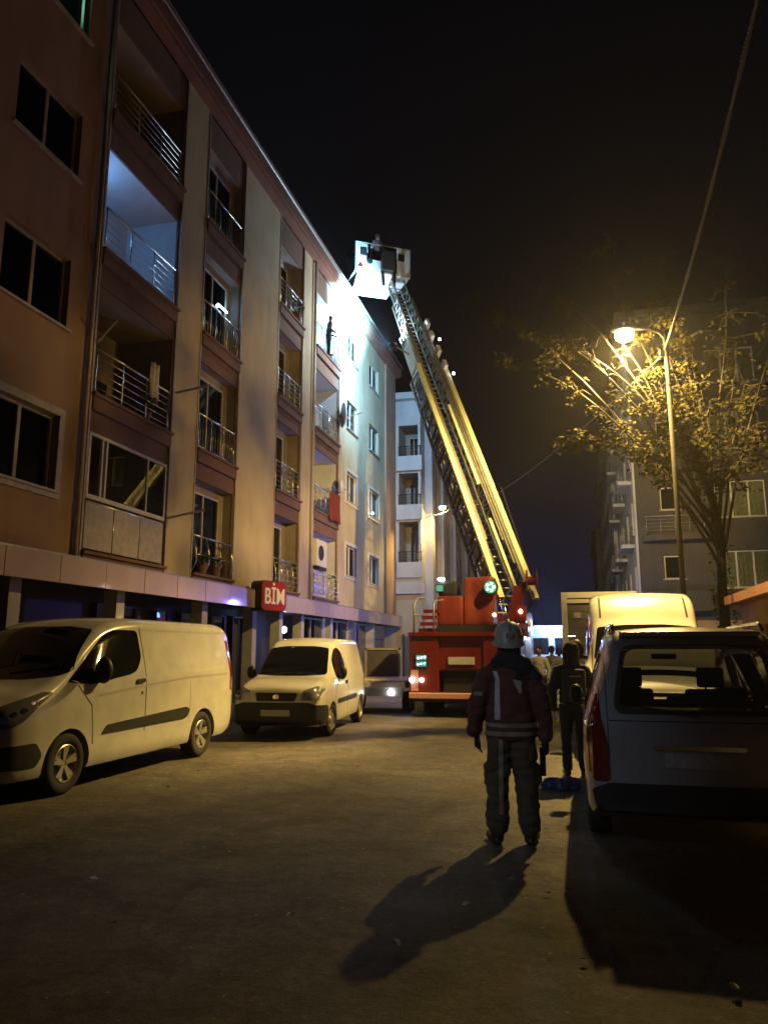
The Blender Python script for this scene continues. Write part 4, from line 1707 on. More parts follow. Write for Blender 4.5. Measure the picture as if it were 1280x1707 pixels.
def panel_van():
    root = empty('parked_van', 'large white panel van parked nearest on the left, nose cut by the frame', 'van')
    L = 5.2
    zt = [(0, .74), (.06, .92), (.30, 1.06), (.70, 1.20), (.92, 1.32), (1.35, 1.66), (1.75, 1.90), (2.1, 1.985), (2.7, 2.02), (4.7, 2.02), (5.05, 1.99), (5.2, 1.93)]
    wd = [(0, .70), (.05, .80), (.18, .90), (.45, .965), (.9, .985), (4.6, .985), (5.05, .975), (5.2, .93)]
    wt = [(0, .62), (.05, .72), (.18, .82), (.45, .88), (.9, .86), (1.75, .79), (2.6, .83), (4.8, .84), (5.2, .81)]
    zb = [(0, .30), (.2, .22), (4.8, .24), (5.2, .34)]
    mb = loft(zt, wd, wt, zb, 1.22, .15, L)
    bv = bvh_of(mb)
    body = mb.build('body', 'white_paint', root)
    boolean(body, arches(L, (.92, 4.12), .40, .985))
    auto_smooth(body, 30)
    P = root
    front(bv, [(-.80, 1.31), (-.84, 1.36), (-.68, 1.86), (-.35, 1.90), (.35, 1.90), (.68, 1.86), (.84, 1.36), (.80, 1.31), (.4, 1.27), (-.4, 1.27)], 'vglass', 'windscreen', P, rnd=.05)
    for s in (1, -1):
        side(bv, [(.98, 1.22), (1.72, 1.79), (1.92, 1.86), (2.40, 1.86), (2.40, 1.50), (2.26, 1.33), (2.1, 1.29), (1.3, 1.20)], s, 'vglass', 'side_window', P, rnd=.07, off=.009)
        line_side(bv, [(2.47, .55), (2.47, 1.90)], s, 'seam', 'door_seam', P)
        line_side(bv, [(1.36, .50), (1.30, .95), (1.02, 1.20)], s, 'seam', 'door_seam', P)
        line_side(bv, [(1.45, 1.06), (2.5, 1.14), (3.6, 1.20), (4.9, 1.22)], s, 'crease', 'crease_line', P, wd=.03)
        line_side(bv, [(2.5, 1.87), (5.0, 1.87)], s, 'crease', 'roof_seam', P, wd=.02)
        line_side(bv, [(3.68, .55), (3.68, 1.15)], s, 'crease', 'door_seam', P, wd=.008)
        side(bv, [(1.52, .60), (1.62, .70), (3.55, .78), (3.66, .74), (3.60, .64), (3.5, .62)], s, 'plastic', 'side_moulding', P, rnd=.03, off=.018, th=.02)
        side(bv, [(2.23, 1.17), (2.42, 1.18), (2.42, 1.23), (2.23, 1.22)], s, 'plastic', 'door_handle', P, rnd=.02, off=.03, th=.035)
        side(bv, [(2.36, 1.02), (2.39, 1.02), (2.39, 1.06), (2.36, 1.06)], s, 'plastic', 'lock', P, rnd=.01, off=.006)
        # headlamp wraps the corner
        hl = [(-.45, .80), (-.1, .78), (.10, .84), (.42, 1.13), (.30, 1.14), (-.1, 1.02), (-.45, .92)]
        hd = decal(bv, arc([(-s * (.73 + q), z) for q, z in hl], .03), 90 + s * 42, 'lens', 'headlight', P, off=.008)
        for (q, z, r_) in ((-.30, .86, .035), (-.08, .87, .045), (.02, .93, .03), (.12, .96, .035), (.20, 1.03, .025)):
            decal(bv, [(-s * (.73 + q + r_ * cos(a * .785)), z + r_ * .8 * sin(a * .785)) for a in range(8)], 90 + s * 42, 'chrome', 'reflector', hd, off=.016, th=.006)
        mirror_part(P, s * .93, 1.38, 1.36, s, 1.15)
        side(bv, [(5.02, .95), (5.15, .95), (5.15, 1.75), (5.02, 1.75)], s, 'taillens', 'tail_light', P, rnd=.03)
        side(bv, [(.02, .36), (.42, .36), (.50, .48), (.40, .62), (.02, .60)], s, 'plastic', 'bumper_inlet', P, rnd=.05, off=.005)
    front(bv, [(-.62, .36), (.62, .36), (.68, .60), (-.68, .60)], 'plastic', 'lower_grille', P, rnd=.04)
    front(bv, [(-.42, .70), (.42, .70), (.46, .86), (-.46, .86)], 'plastic', 'grille', P, rnd=.03)
    front(bv, [(-.26, .50), (.26, .50), (.26, .61), (-.26, .61)], 'plate', 'number_plate', P, rnd=.01, off=.02)
    wp = MB()
    wp.bar((-.55, .88, 1.33), (.1, 1.02, 1.42), .02, .015).bar((.15, .88, 1.33), (.72, 1.03, 1.42), .02, .015)
    wp.build('wiper', 'plastic', P)
    MB().box(-.8, .8, .5, 4.7, .26, .5).build('underbody', 'seam', P)
    MB().lathe([(.045, -.25), (.045, .25)], 'y', 10, (.62, 3.2, .2)).build('exhaust', 'galv', P)
    for y in (.92, 4.12):
        for s in (1, -1):
            wheel(P, s * .865, y, .335, s)
    root.location = (-6.67, 6.83, .02)
    return root


panel_van()


def small_van():
    root = empty('parked_van', 'small white van with black bumper parked behind the large van on the left', 'van')
    L = 4.2
    zt = [(0, .66), (.04, .84), (.14, .93), (.45, 1.02), (.92, 1.11), (1.3, 1.40), (1.62, 1.66), (1.95, 1.78), (2.5, 1.83), (3.8, 1.83), (4.05, 1.80), (4.2, 1.70)]
    wd = [(0, .70), (.04, .77), (.14, .82), (.35, .85), (.9, .86), (3.7, .86), (4.1, .84), (4.2, .80)]
    wt = [(0, .64), (.04, .70), (.14, .75), (.5, .78), (.92, .76), (1.62, .67), (2.4, .70), (3.8, .71), (4.2, .68)]
    zb = [(0, .32), (.25, .22), (3.9, .24), (4.2, .36)]
    mb = loft(zt, wd, wt, zb, 1.05, .13, L)
    bv = bvh_of(mb)
    body = mb.build('body', 'white_paint_b', root)
    boolean(body, arches(L, (.88, 3.66), .355, .86))
    auto_smooth(body, 30)
    P = root
    front(bv, [(-.70, 1.13), (-.60, 1.64), (-.3, 1.68), (.3, 1.68), (.60, 1.64), (.70, 1.13), (.3, 1.11), (-.3, 1.11)], 'vglass', 'windscreen', P)
    front(bv, [(-.78, .26), (-.3, .22), (.3, .22), (.78, .26), (.80, .60), (.62, .66), (-.62, .66), (-.80, .60)], 'plastic', 'bumper', P, off=.02, th=.03)
    front(bv, [(-.36, .68), (.36, .68), (.40, .83), (-.40, .83)], 'plastic', 'grille', P, rnd=.04, off=.012)
    front(bv, [(-.055, .72), (.055, .72), (.055, .80), (-.055, .80)], 'chrome', 'badge', P, rnd=.05, off=.02)
    front(bv, [(-.27, .42), (.27, .42), (.27, .53), (-.27, .53)], 'plate', 'number_plate', P, rnd=.01, off=.032)
    for s in (1, -1):
        front(bv, [(s * .46, .70), (s * .80, .70), (s * .82, .88), (s * .72, .95), (s * .50, .87)][::s], 'lens2', 'headlight', P, rnd=.03, off=.008, th=.02)
        side(bv, [(.02, .26), (.48, .26), (.50, .52), (.44, .60), (.02, .62)], s, 'plastic', 'bumper', P, rnd=.03, off=.012)
        side(bv, [(1.28, 1.10), (1.46, 1.42), (1.66, 1.60), (1.86, 1.66), (2.06, 1.58), (2.13, 1.36), (2.06, 1.16), (1.88, 1.06), (1.5, 1.02)], s, 'vglass', 'side_window', P, rnd=.08, off=.009)
        line_side(bv, [(2.22, .40), (2.24, 1.68)], s, 'seam', 'door_seam', P)
        line_side(bv, [(1.12, .40), (1.16, 1.0), (1.28, 1.08)], s, 'seam', 'door_seam', P)
        side(bv, [(1.30, .58), (3.10, .60), (3.10, .68), (1.30, .66)], s, 'plastic', 'side_moulding', P, rnd=.02, off=.016, th=.02)
        side(bv, [(2.0, .92), (2.16, .92), (2.16, .99), (2.0, .99)], s, 'plastic', 'door_handle', P, rnd=.02, off=.02, th=.03)
        side(bv, [(4.02, .80), (4.15, .80), (4.15, 1.3), (4.02, 1.3)], s, 'taillens', 'tail_light', P, rnd=.03)
        mirror_part(P, s * .82, 1.34, 1.16, s, .95)
    wp = MB()
    wp.bar((-.45, .87, 1.12), (.1, 1.0, 1.22), .018, .014).bar((.1, .87, 1.12), (.6, 1.0, 1.22), .018, .014)
    wp.build('wiper', 'plastic', P)
    MB().box(-.68, .68, .4, 3.9, .24, .5).build('underbody', 'seam', P)
    for y in (.88, 3.66):
        for s in (1, -1):
            wheel(P, s * .755, y, .30, s, .19, style='steel', steer=-.12 if y < 2 else 0)
    root.location = (-5.42, 13.2, .02)
    root.rotation_euler = (0, 0, R(5))
    return root


small_van()


def high_van():
    root = empty('parked_van', 'tall white high roof van facing the camera in front of the box truck', 'van')
    L = 5.8
    zt = [(0, .90), (.06, 1.08), (.35, 1.24), (.85, 1.42), (1.35, 1.92), (1.55, 2.10), (1.75, 2.30), (2.05, 2.50), (2.4, 2.58), (5.5, 2.60), (5.8, 2.5)]
    wd = [(0, .74), (.06, .84), (.2, .93), (.5, .97), (.9, .985), (5.6, .985), (5.8, .93)]
    wt = [(0, .66), (.06, .76), (.2, .84), (.5, .88), (.85, .88), (1.55, .84), (2.1, .86), (5.8, .84)]
    zb = [(0, .36), (.2, .28), (5.5, .30), (5.8, .4)]
    mb = loft(zt, wd, wt, zb, 1.35, .14, L)
    bv = bvh_of(mb)
    body = mb.build('body', 'white_paint_b', root)
    boolean(body, arches(L, (1.0, 4.6), .42, .985))
    auto_smooth(body, 30)
    P = root
    front(bv, [(-.84, 1.46), (-.76, 1.98), (-.3, 2.02), (.3, 2.02), (.76, 1.98), (.84, 1.46), (.3, 1.42), (-.3, 1.42)], 'vglass', 'windscreen', P)
    front(bv, [(-.45, .78), (.45, .78), (.5, 1.0), (-.5, 1.0)], 'plastic', 'grille', P, rnd=.03)
    front(bv, [(-.78, .40), (.78, .40), (.80, .66), (-.80, .66)], 'plastic', 'bumper', P, rnd=.03, off=.02, th=.03)
    front(bv, [(-.26, .50), (.26, .50), (.26, .61), (-.26, .61)], 'plate', 'number_plate', P, rnd=.01, off=.03)
    for s in (1, -1):
        front(bv, [(s * .55, .84), (s * .88, .86), (s * .90, 1.12), (s * .72, 1.12)][::s], 'lens', 'headlight', P, rnd=.03, off=.008, th=.02)
        side(bv, [(1.15, 1.42), (1.6, 1.90), (2.3, 2.0), (2.3, 1.42)], s, 'vglass', 'side_window', P, rnd=.07, off=.009)
        line_side(bv, [(2.4, .5), (2.4, 2.2)], s, 'seam', 'door_seam', P)
        mirror_part(P, s * .96, 1.4, 1.6, s, 1.3)
        front(bv, [(s * .68, 2.14), (s * .715, 2.14), (s * .715, 2.52), (s * .68, 2.52)][::s], 'seam', 'roof_seam', P, rnd=0, off=.004)
    MB().box(-.8, .8, .5, 5.4, .3, .55).build('underbody', 'seam', P)
    for y in (1.0, 4.6):
        for s in (1, -1):
            wheel(P, s * .86, y, .35, s, style='steel')
    root.location = (1.03, 12.0, .02)
    return root


high_van()


def near_car():
    root = empty('parked_car', 'silver high roofed family car nearest on the right seen from behind', 'car')
    L = 4.35
    zt = [(0, .62), (.05, .78), (.25, .90), (.95, 1.05), (1.15, 1.16), (1.55, 1.46), (1.95, 1.68), (2.3, 1.755), (2.9, 1.78), (3.8, 1.77), (4.12, 1.73), (4.26, 1.68), (4.35, 1.60)]
    wd = [(0, .60), (.05, .72), (.25, .82), (.8, .875), (3.7, .885), (4.1, .875), (4.25, .855), (4.35, .82)]
    wt = [(0, .52), (.05, .62), (.3, .72), (1.0, .74), (1.95, .65), (3.0, .68), (3.9, .685), (4.35, .655)]
    zb = [(0, .30), (.2, .2), (4.0, .24), (4.35, .34)]

    def warp(v):
        s = max(0, (v.y - 3.5) / .85)
        if v.z > 1.0:
            v.y -= .20 * s * (v.z - 1.0) / .7
        v.y += .06 * s * (1 - (v.x / .9) ** 2) - .02 * s
        return v
    mb = loft(zt, wd, wt, zb, 1.0, .12, L, warp=warp, ns=80)
    bv = bvh_of(mb)
    body = mb.build('body', 'silver_paint', root)
    # cabin hollow and real window openings
    cav = loft(zt, wd, wt, zb, 1.02, .1, L, warp=lambda v: v, inset=.075, s0=1.25, s1=L - .36, zmin=.62, ns=30).build('cut', 'seam')
    rw = [(-.60, 1.085), (-.64, 1.15), (-.56, 1.60), (-.5, 1.645), (.5, 1.645), (.56, 1.60), (.64, 1.15), (.60, 1.085)]
    rwc = MB().prism(arc([(x * .93, 1.37 + (z - 1.37) * .86) for x, z in rw], .05), 'y', L - .75, L + .4).build('cut', 'seam')
    ws = [(-.66, 1.10), (-.56, 1.62), (.56, 1.62), (.66, 1.10)]
    wsc = MB().prism(arc(ws, .05), 'y', .6, 2.2).build('cut', 'seam')
    sw = [(1.62, 1.08), (2.05, 1.55), (3.98, 1.60), (4.02, 1.12)]
    cuts = arches(L, (.82, 3.55), .36, .885) + [cav, rwc, wsc]
    for a, b in ((1.75, 2.42), (2.50, 3.30), (3.38, 3.86)):
        z0 = 1.09
        zl = 1.30 if a < 2 else 1.56
        cuts.append(MB().prism([(a, z0), (a, zl), (b, 1.57), (b, z0)] if a > 2 else [(a, z0), (a + .02, 1.20), (a + .38, 1.52), (b, 1.57), (b, z0)], 'x', -1.2, 1.2).build('cut', 'seam'))
    boolean(body, cuts)
    auto_smooth(body, 30)
    P = root
    rear(bv, rw, 'cglass', 'rear_window', P, off=.004, th=.001)
    # black border printed round the rear window
    bd = MB()
    o_ = arc([(x * 1.02, 1.37 + (z - 1.37) * 1.04) for x, z in rw], .06)
    front(bv, ws, 'cglass', 'windscreen', P, off=.004, th=.001)
    for s in (1, -1):
        side(bv, [(1.70, 1.07), (2.12, 1.54), (2.5, 1.585), (3.92, 1.585), (3.92, 1.08)], s, 'cglass', 'side_window', P, rnd=.05, off=.004, th=.001)
        line_side(bv, [(2.46, .35), (2.46, 1.60)], s, 'seam', 'door_seam', P)
        line_side(bv, [(3.34, .60), (3.34, 1.60)], s, 'seam', 'door_seam', P)
        side(bv, [(1.6, .42), (3.1, .46), (3.1, .56), (1.6, .54)], s, 'plastic', 'side_moulding', P, rnd=.02, off=.014, th=.02)
        side(bv, [(2.25, .98), (2.42, .98), (2.42, 1.02), (2.25, 1.02)], s, 'chrome', 'door_handle', P, rnd=.015, off=.025, th=.03)
        mirror_part(P, s * .86, 1.72, 1.10, s, .8)
        # upright tail lamp wraps the corner
        tl = [(.70, .56), (.82, .56), (.90, .80), (.90, 1.26), (.76, 1.32), (.745, 1.06), (.70, .85)]
        rear(bv, [(s * x, z) for x, z in tl][::s], 'taillens', 'tail_light', P, rnd=.03, off=.012, th=.03)
        side(bv, [(4.02, .62), (4.30, .62), (4.26, 1.25), (4.10, 1.22)], s, 'taillens', 'tail_light', P, rnd=.04, off=.010, th=.02)
        rl = MB()
        rl.tube([(s * .60, 1.9, 1.70), (s * .60, 2.05, 1.80), (s * .60, 2.9, 1.83), (s * .60, 3.85, 1.82), (s * .60, 4.0, 1.75)], .018, 8)
        rl.build('roof_rail', 'chrome', P, smooth=True)
    rear(bv, [(-.80, .30), (.80, .30), (.84, .50), (.70, .55), (-.70, .55), (-.84, .50)], 'plastic', 'bumper', P, rnd=.03, off=.03, th=.04)
    rear(bv, [(-.27, .68), (.27, .68), (.27, .79), (-.27, .79)], 'plate', 'number_plate', P, rnd=.01, off=.012)
    rear(bv, [(-.34, .815), (.34, .815), (.34, .85), (-.34, .85)], 'chrome', 'handle_strip', P, rnd=.015, off=.02)
    rear(bv, [(-.62, .99), (-.40, .99), (-.40, 1.012), (-.62, 1.012)], 'galv', 'badge', P, rnd=.005, off=.006)
    rear(bv, [(-.68, 1.03), (.68, 1.03), (.68, 1.037), (-.68, 1.037)], 'seam', 'tailgate_seam', P, rnd=0, off=.002, th=.004)
    for s in (1, -1):
        rear(bv, [(s * .685, .57), (s * .692, .57), (s * .70, 1.62), (s * .693, 1.62)][::s], 'seam', 'tailgate_seam', P, rnd=0, off=.002, th=.004)
    MB().bar((0, 4.37, 1.09), (.42, 4.32, 1.14), .02, .02).build('wiper', 'plastic', P)
    MB().box(-.55, .55, 3.92, 4.14, 1.715, 1.755, .012).build('spoiler', 'silver_paint', P)
    # cabin
    for x in (-.40, .40):
        st = MB().box(x - .24, x + .24, 2.25, 2.42, .62, 1.20, .04).box(x - .24, x + .24, 1.8, 2.3, .62, .80, .03).box(x - .13, x + .13, 2.34, 2.44, 1.22, 1.42, .03).tube([(x - .05, 2.4, 1.18), (x - .05, 2.4, 1.25)], .01, 6).tube([(x + .05, 2.4, 1.18), (x + .05, 2.4, 1.25)], .01, 6)
        st.build('seat', 'fabric', P)
    b = MB().box(-.66, .66, 3.15, 3.30, .62, 1.12, .04)
    for x in (-.45, .0, .45):
        b.box(x - .12, x + .12, 3.20, 3.28, 1.13, 1.26 if x else 1.17, .03)
    b.build('seat', 'fabric', P)
    MB().box(-.70, .70, 1.3, 1.62, .64, 1.06, .04).build('dashboard', 'plastic', P)
    MB().box(-.13, .13, 1.98, 2.02, 1.50, 1.56, .01).build('rear_view_mirror', 'plastic', P)
    MB().box(-.72, .72, .4, 4.1, .25, .5).build('underbody', 'seam', P)
    for y in (.82, 3.55):
        for s in (1, -1):
            wheel(P, s * .78, y, .31, s, .19)
    root.location = (.87, 6.62 + 4.35, .02)
    root.rotation_euler = (0, 0, 0)
    # nose must point away from the camera
    root.rotation_euler = (0, 0, pi)
    return root


near_car()


def box_truck():
    root = empty('box_truck', 'white framed box truck with grey rear door parked beyond the high roof van', 'truck', (.52, 22, 0))
    P = root
    z0, z1 = .95, 3.22
    f = MB()
    f.box(-1.02, -.86, 0, .12, z0, z1, .012).box(.86, 1.02, 0, .12, z0, z1, .012).box(-.86, .86, 0, .12, z1 - .30, z1).box(-.86, .86, 0, .12, z0, z0 + .14)
    f.build('rear_frame', 'white_paint_b', P)
    s = MB()
    s.box(-1.02, -.98, .12, 5.2, z0, z1).box(.98, 1.02, .12, 5.2, z0, z1).box(-.98, .98, .12, 5.2, z1 - .04, z1).box(-.98, .98, .12, 5.2, z0, z0 + .08).box(-.98, .98, 5.1, 5.2, z0 + .08, z1 - .04)
    s.build('cargo_box', 'white_paint', P)
    for k in range(8):
        a = z0 + .15 + k * (z1 - z0 - .46) / 8
        MB().box(-.86, .86, .06, .085, a, a + (z1 - z0 - .46) / 8 - .012).build('door_slat', 'dullgrey', P)
    MB().box(-.70, -.50, .03, .058, z1 - .72, z1 - .56).build('door_sticker', 'pvc_old', P)
    for x in (-.93, .93):
        MB().box(x - .05, x + .05, -.03, 0, z0 + .02, z0 + .3).build('tail_light', 'taillens', P)
    MB().box(-.98, .98, -.02, .06, .48, .62).build('bumper', 'plastic', P)
    MB().box(-.4, .4, .1, 7, .60, .95).build('chassis', 'black', P)
    c = MB().prism([(5.3, .55), (7.1, .55), (7.15, 1.2), (6.8, 1.35), (6.45, 2.25), (5.3, 2.3)], 'x', -.95, .95)
    c.build('cab', 'white_paint_b', P)
    for y in (1.3, 6.2):
        for sg in (1, -1):
            wheel(P, sg * .80, y, .38, sg, .22, style='steel')
    MB().prism([(-.85, 3.05), (.3, 3.05), (.3, 3.06), (-.85, 3.06)], 'y', -.03, -.01).build('lettering_strip', 'dullgrey', P)


box_truck()


def flatbed():
    root = empty('flatbed_trailer', 'low pale flatbed trailer with grey headboard between the small van and the fire engine', 'trailer', (-5.35, 19.2, 0))
    P = root
    MB().box(-.95, .98, 0, 3.2, .66, .82, .02).build('deck', 'white_paint_b', P)
    for k in range(5):
        MB().box(-.92, .95, .04 + k * .63, .04 + k * .63 + .60, .82, .845).build('plank', 'curtain_cream', P)
    MB().box(-.9, .1, 3.0, 3.06, .85, 1.62, .01).build('headboard', 'dullgrey', P)
    MB().box(-.93, -.88, 2.98, 3.08, .85, 1.68).box(.08, .13, 2.98, 3.08, .85, 1.68).box(-.93, .13, 2.98, 3.08, 1.62, 1.68).build('headboard_frame', 'pvc_old', P)
    MB().box(.55, .66, -.03, 0, .52, .58).build('tail_light', 'white_on', P)
    MB().box(-.9, .9, .02, .10, .46, .66).build('tail_panel', 'white_paint', P)
    for y in (1.1, 2.0):
        for s in (1, -1):
            wheel(P, s * .78, y, .27, s, .18, style='steel')


flatbed()


# ------------------------------------------------------------------ ladder truck
def fire_truck():
    root = empty('ladder_truck', 'red fire engine seen from behind with its long turntable ladder raised to the roof', 'fire engine', (-2.83, 18.5, 0))
    P = root
    # local: x across, y forward (away from the camera), rear face at y=0
    W = 1.28
    b = MB()
    b.box(-W, -.55, 0, .5, .62, 1.95, .02)
    b.box(.55, W, 0, .5, .62, 1.95, .02)
    b.box(-.55, .55, .05, .5, 1.12, 1.95, .01)
    b.build('rear_body', 'red', P)
    MB().box(-.55, .55, .35, .45, .62, 1.12).build('tow_recess', 'black', P)
    MB().box(-W - .02, W + .02, -.04, .3, 1.95, 2.05, .01).build('deck_edge', 'red', P)
    MB().box(-.32, .32, .02, .05, 1.27, 1.45, .005).build('number_plate', 'plate', P)
    MB().box(-.50, .50, .0, .05, 1.155, 1.17).build('trim_strip', 'chrome', P)
    MB().box(-W, W, -.10, .08, .46, .60, .02).build('bumper', 'redwhite', P)
    MB().lathe([(.06, 0), (.06, .1), (.035, .1), (.035, .14)], 'y', 12, (.0, .2, .86)).box(-.12, .12, .22, .35, .76, .96).build('tow_hitch', 'galv', P)
    tr = MB()
    for x in (-.33, -.2, .2, .33):
        tr.tube([(x, .34, .80), (x, .28, .80), (x, .28, .92)], .018, 6)
    tr.build('air_coupling', 'galv', P)
    for s in (-1, 1):
        h = MB().box(s * .98 - .17, s * .98 + .17, -.02, .02, 1.19, 1.52, .015).build('lamp_cluster', 'plastic', P)
        for k in range(2):
            MB().box(s * .98 - .13, s * .98 + .13, -.032, -.018, 1.22 + k * .15, 1.345 + k * .15, .01).build('lamp', 'teal_on' if s < 0 else 'taillens', h)
            if s < 0:
                for q in range(3):
                    MB().ell((s * .98 - .08 + q * .08 + .01 * k, -.036, 1.275 + k * .15 + .012 * q), (.026, .008, .018 + .008 * k), 8, 6).build('lamp_reflector', 'soft_on', h, smooth=True)
        for k, x in enumerate((-.17, .08)):
            MB().ell((s * 1.05 + x, -.03, .90), (.055, .03, .05), 12, 8).build('reversing_lamp', 'white_on' if s < 0 else 'lens', P, smooth=True)
        MB().box(s * 1.15 - .09, s * 1.15 + .09, -.008, 0.001, .64, 1.14).build('chevron_strip', 'redwhite', P)
    # side lockers and cab
    s_ = MB()
    s_.box(-W + .02, W - .02, .5, 2.0, 1.0, 1.95)
    s_.box(-W, W, 3.5, 6.2, .75, 2.0, .03)
    s_.box(-W, W, 2.0, 3.5, 1.25, 1.95)
    s_.build('locker', 'red', P)
    for k in range(3):
        for s in (-1, 1):
            MB().box(s * W - .01 if s > 0 else -W - .012, s * W + .012 if s > 0 else -W + .01, 3.6 + k * .87, 4.4 + k * .87, .85, 1.9).build('roller_shutter', 'galv', P)
    c = MB().prism([(6.3, .6), (8.6, .6), (8.65, 1.5), (8.45, 2.75), (8.2, 2.85), (6.3, 2.85)], 'x', -1.22, 1.22).build('cab', 'red', P)
    MB().prism([(8.66, 1.55), (8.49, 2.6), (8.53, 2.6), (8.70, 1.55)], 'x', -1.1, 1.1).build('windscreen', 'vglass', P)
    for s in (-1, 1):
        MB().box(s * 1.225 - .01, s * 1.225 + .01, 6.5, 7.3, 1.7, 2.5).build('side_window', 'vglass', P)
        MB().lathe([(.16, 0), (.16, .12), (.10, .2)], 'z', 14, (s * .9, 8.0, 2.86)).build('beacon', 'blue_on', P, smooth=True)
    MB().box(-.45, .45, .1, 8.4, .5, .95).build('chassis', 'black', P)
    for y in (1.55, 2.75, 7.3):
        for s in (-1, 1):
            wheel(P, s * 1.08, y, .50, s, .30, style='steel')
    MB().box(-1.22, 1.22, .12, .9, .38, .62).build('under_run_guard', 'black', P)
    # stabiliser legs
    for y in (.75, 5.0):
        for s in (-1, 1):
            MB().box(s * 1.2 - .12, s * 1.2 + .12, y, y + .25, .1, .62).lathe([(.22, .03), (.22, .08), (.1, .12)], 'z', 14, (s * 1.2, y + .12, 0)).build('stabiliser', 'galv', P)
    # steps and handrail at the left
    for k in range(4):
        MB().box(-1.12, -.72, .35 + k * .22, .55 + k * .22, 2.06 + k * .17, 2.15 + k * .17).build('step', 'red', P)
    r = MB()
    r.tube([(-1.2, .2, 2.05), (-1.2, .2, 2.75), (-1.12, .3, 2.9), (-.98, .45, 2.92)], .022, 8)
    r.tube([(-.72, .3, 2.05), (-.72, .3, 2.75), (-.66, .38, 2.84), (-.5, .5, 2.86)], .022, 8)
    r.tube([(-1.2, .2, 2.5), (-1.2, 1.4, 2.5), (-1.2, 1.4, 2.05)], .018, 6)
    r.build('handrail', 'galv', P, smooth=True)
    # turntable
    tt = MB().lathe([(1.05, 2.05), (1.05, 2.18), (.9, 2.22), (.9, 2.30), (.0001, 2.30)], 'z', 36, (.35, 2.5, 0))
    tt.box(-.75, 1.15, .9, 2.2, 2.06, 2.24)
    tt.build('turntable', 'black', P)
    cv = MB().box(-.78, -.12, 1.25, 2.5, 2.24, 3.02, .05).box(-.12, .68, 1.35, 2.6, 2.24, 3.52, .10)
    o = cv.build('tarpaulin_cover', 'redcover', P)
    bm = bmesh.new()
    bm.from_mesh(o.data)
    bmesh.ops.subdivide_edges(bm, edges=bm.edges, cuts=5, use_grid_fill=True)
    for v in bm.verts:
        n = noise.noise_vector(Vector((v.co.x * 3, v.co.y * 3, v.co.z * 1.1)))
        v.co += Vector((n.x, n.y, 0)) * .07
    bm.to_mesh(o.data)
    bm.free()
    auto_smooth(o, 60)
    MB().box(-.80, -.30, 1.4, 2.1, 3.02, 3.42, .06).build('control_seat', 'black', P)
    l = MB().box(-.86, -.62, 1.32, 1.38, 3.12, 3.34, .02).build('work_lamp', 'plastic', P)
    MB().box(-.83, -.65, 1.305, 1.318, 3.15, 3.31).build('lamp', 'teal_on', l)
    MB().ell((-.70, 1.36, 3.47), (.10, .03, .05), 12, 8).build('work_lamp', 'white_on', P, smooth=True)
    l = MB().lathe([(.18, -.02), (.20, .05), (.08, .2)], 'y', 18, (.62, 1.15, 3.22)).build('work_lamp', 'plastic', P)
    MB().lathe([(.0001, -.026), (.16, -.026), (.16, -.03), (.0001, -.031)], 'y', 18, (.62, 1.15, 3.22), caps=False).build('lamp', 'teal_on', l)
    for q in range(5):
        MB().ell((.62 + .09 * cos(q * 1.26), 1.118, 3.22 + .09 * sin(q * 1.26)), (.035, .01, .035), 8, 6).build('lamp_reflector', 'soft_on', l, smooth=True)
    MB().ell((.72, 1.0, 2.50), (.05, .04, .05), 12, 8).build('marker_lamp', 'amber_on', P, smooth=True)
    MB().ell((1.38, 1.0, 2.58), (.05, .04, .06), 12, 8).build('marker_lamp', 'amber_on', P, smooth=True)
    MB().box(1.2, 1.5, 1.1, 1.6, 2.3, 2.75, .04).build('control_box', 'red', P)
    rl = MB().lathe([(.30, -.15), (.30, -.12), (.12, -.12), (.12, .12), (.30, .12), (.30, .15)], 'x', 22, (1.62, 2.2, 3.45)).build('hose_reel', 'red', P)
    MB().bar((1.4, 2.3, 3.45), (1.0, 2.6, 2.3), .12, .12).bar((1.05, 2.2, 2.25), (1.3, 2.2, 3.3), .2, .3).bar((-.1, 2.2, 2.25), (.3, 2.4, 3.2), .2, .3).build('elevating_frame', 'red', P)
    # ---------------- ladder
    P0 = Vector((-1.62, 21.0, 2.30))
    P1 = Vector((-7.05, 29.45, 17.0))
    d = (P1 - P0).normalized()
    Lt = (P1 - P0).length
    sv = Vector((d.y, -d.x, 0)).normalized()
    nv = sv.cross(d).normalized()
    mx = Matrix(((sv.x, d.x, nv.x, P0.x), (sv.y, d.y, nv.y, P0.y), (sv.z, d.z, nv.z, P0.z), (0, 0, 0, 1)))
    mloc = WM[root.name].inverted() @ mx
    secs = [(0.55, 11.4, 1.06, .88, .17, 'ladder'), (.9, 14.2, .84, .70, .07, 'ladder_pale'), (1.9, 16.4, .68, .56, .055, 'ladder_pale'), (2.8, Lt, .54, .44, .05, 'ladder_pale')]
    rung = None
    for si, (a, e_, wd, dp, ch, mt) in enumerate(secs):
        x = wd / 2
        zb = -dp * .5 + si * .04
        zt = zb + dp
        m = MB()
        for s in (-1, 1):
            m.bar((s * x, a, zt), (s * x, e_, zt), ch, ch * .55, up=(0, 0, 1))
        top = m.build('ladder_section', mt, P, mx=mloc)
        m = MB()
        for s in (-1, 1):
            m.bar((s * x, a, zb), (s * x, e_, zb), .07, .09, up=(0, 0, 1))
        m.build('side_rail', 'ladder_dark' if si == 0 else 'ladder_pale', top)
        m = MB()
        n = int((e_ - a) / .55)
        st = (e_ - a) / n
        for s in (-1, 1):
            for k in range(n):
                y = a + k * st
                m.bar((s * x, y, zb), (s * x, y + st / 2, zt), .035, .035)
                m.bar((s * x, y + st / 2, zt), (s * x, y + st, zb), .035, .035)
                if si == 0:
                    m.bar((s * x, y, zb), (s * x, y, zt), .025, .025)
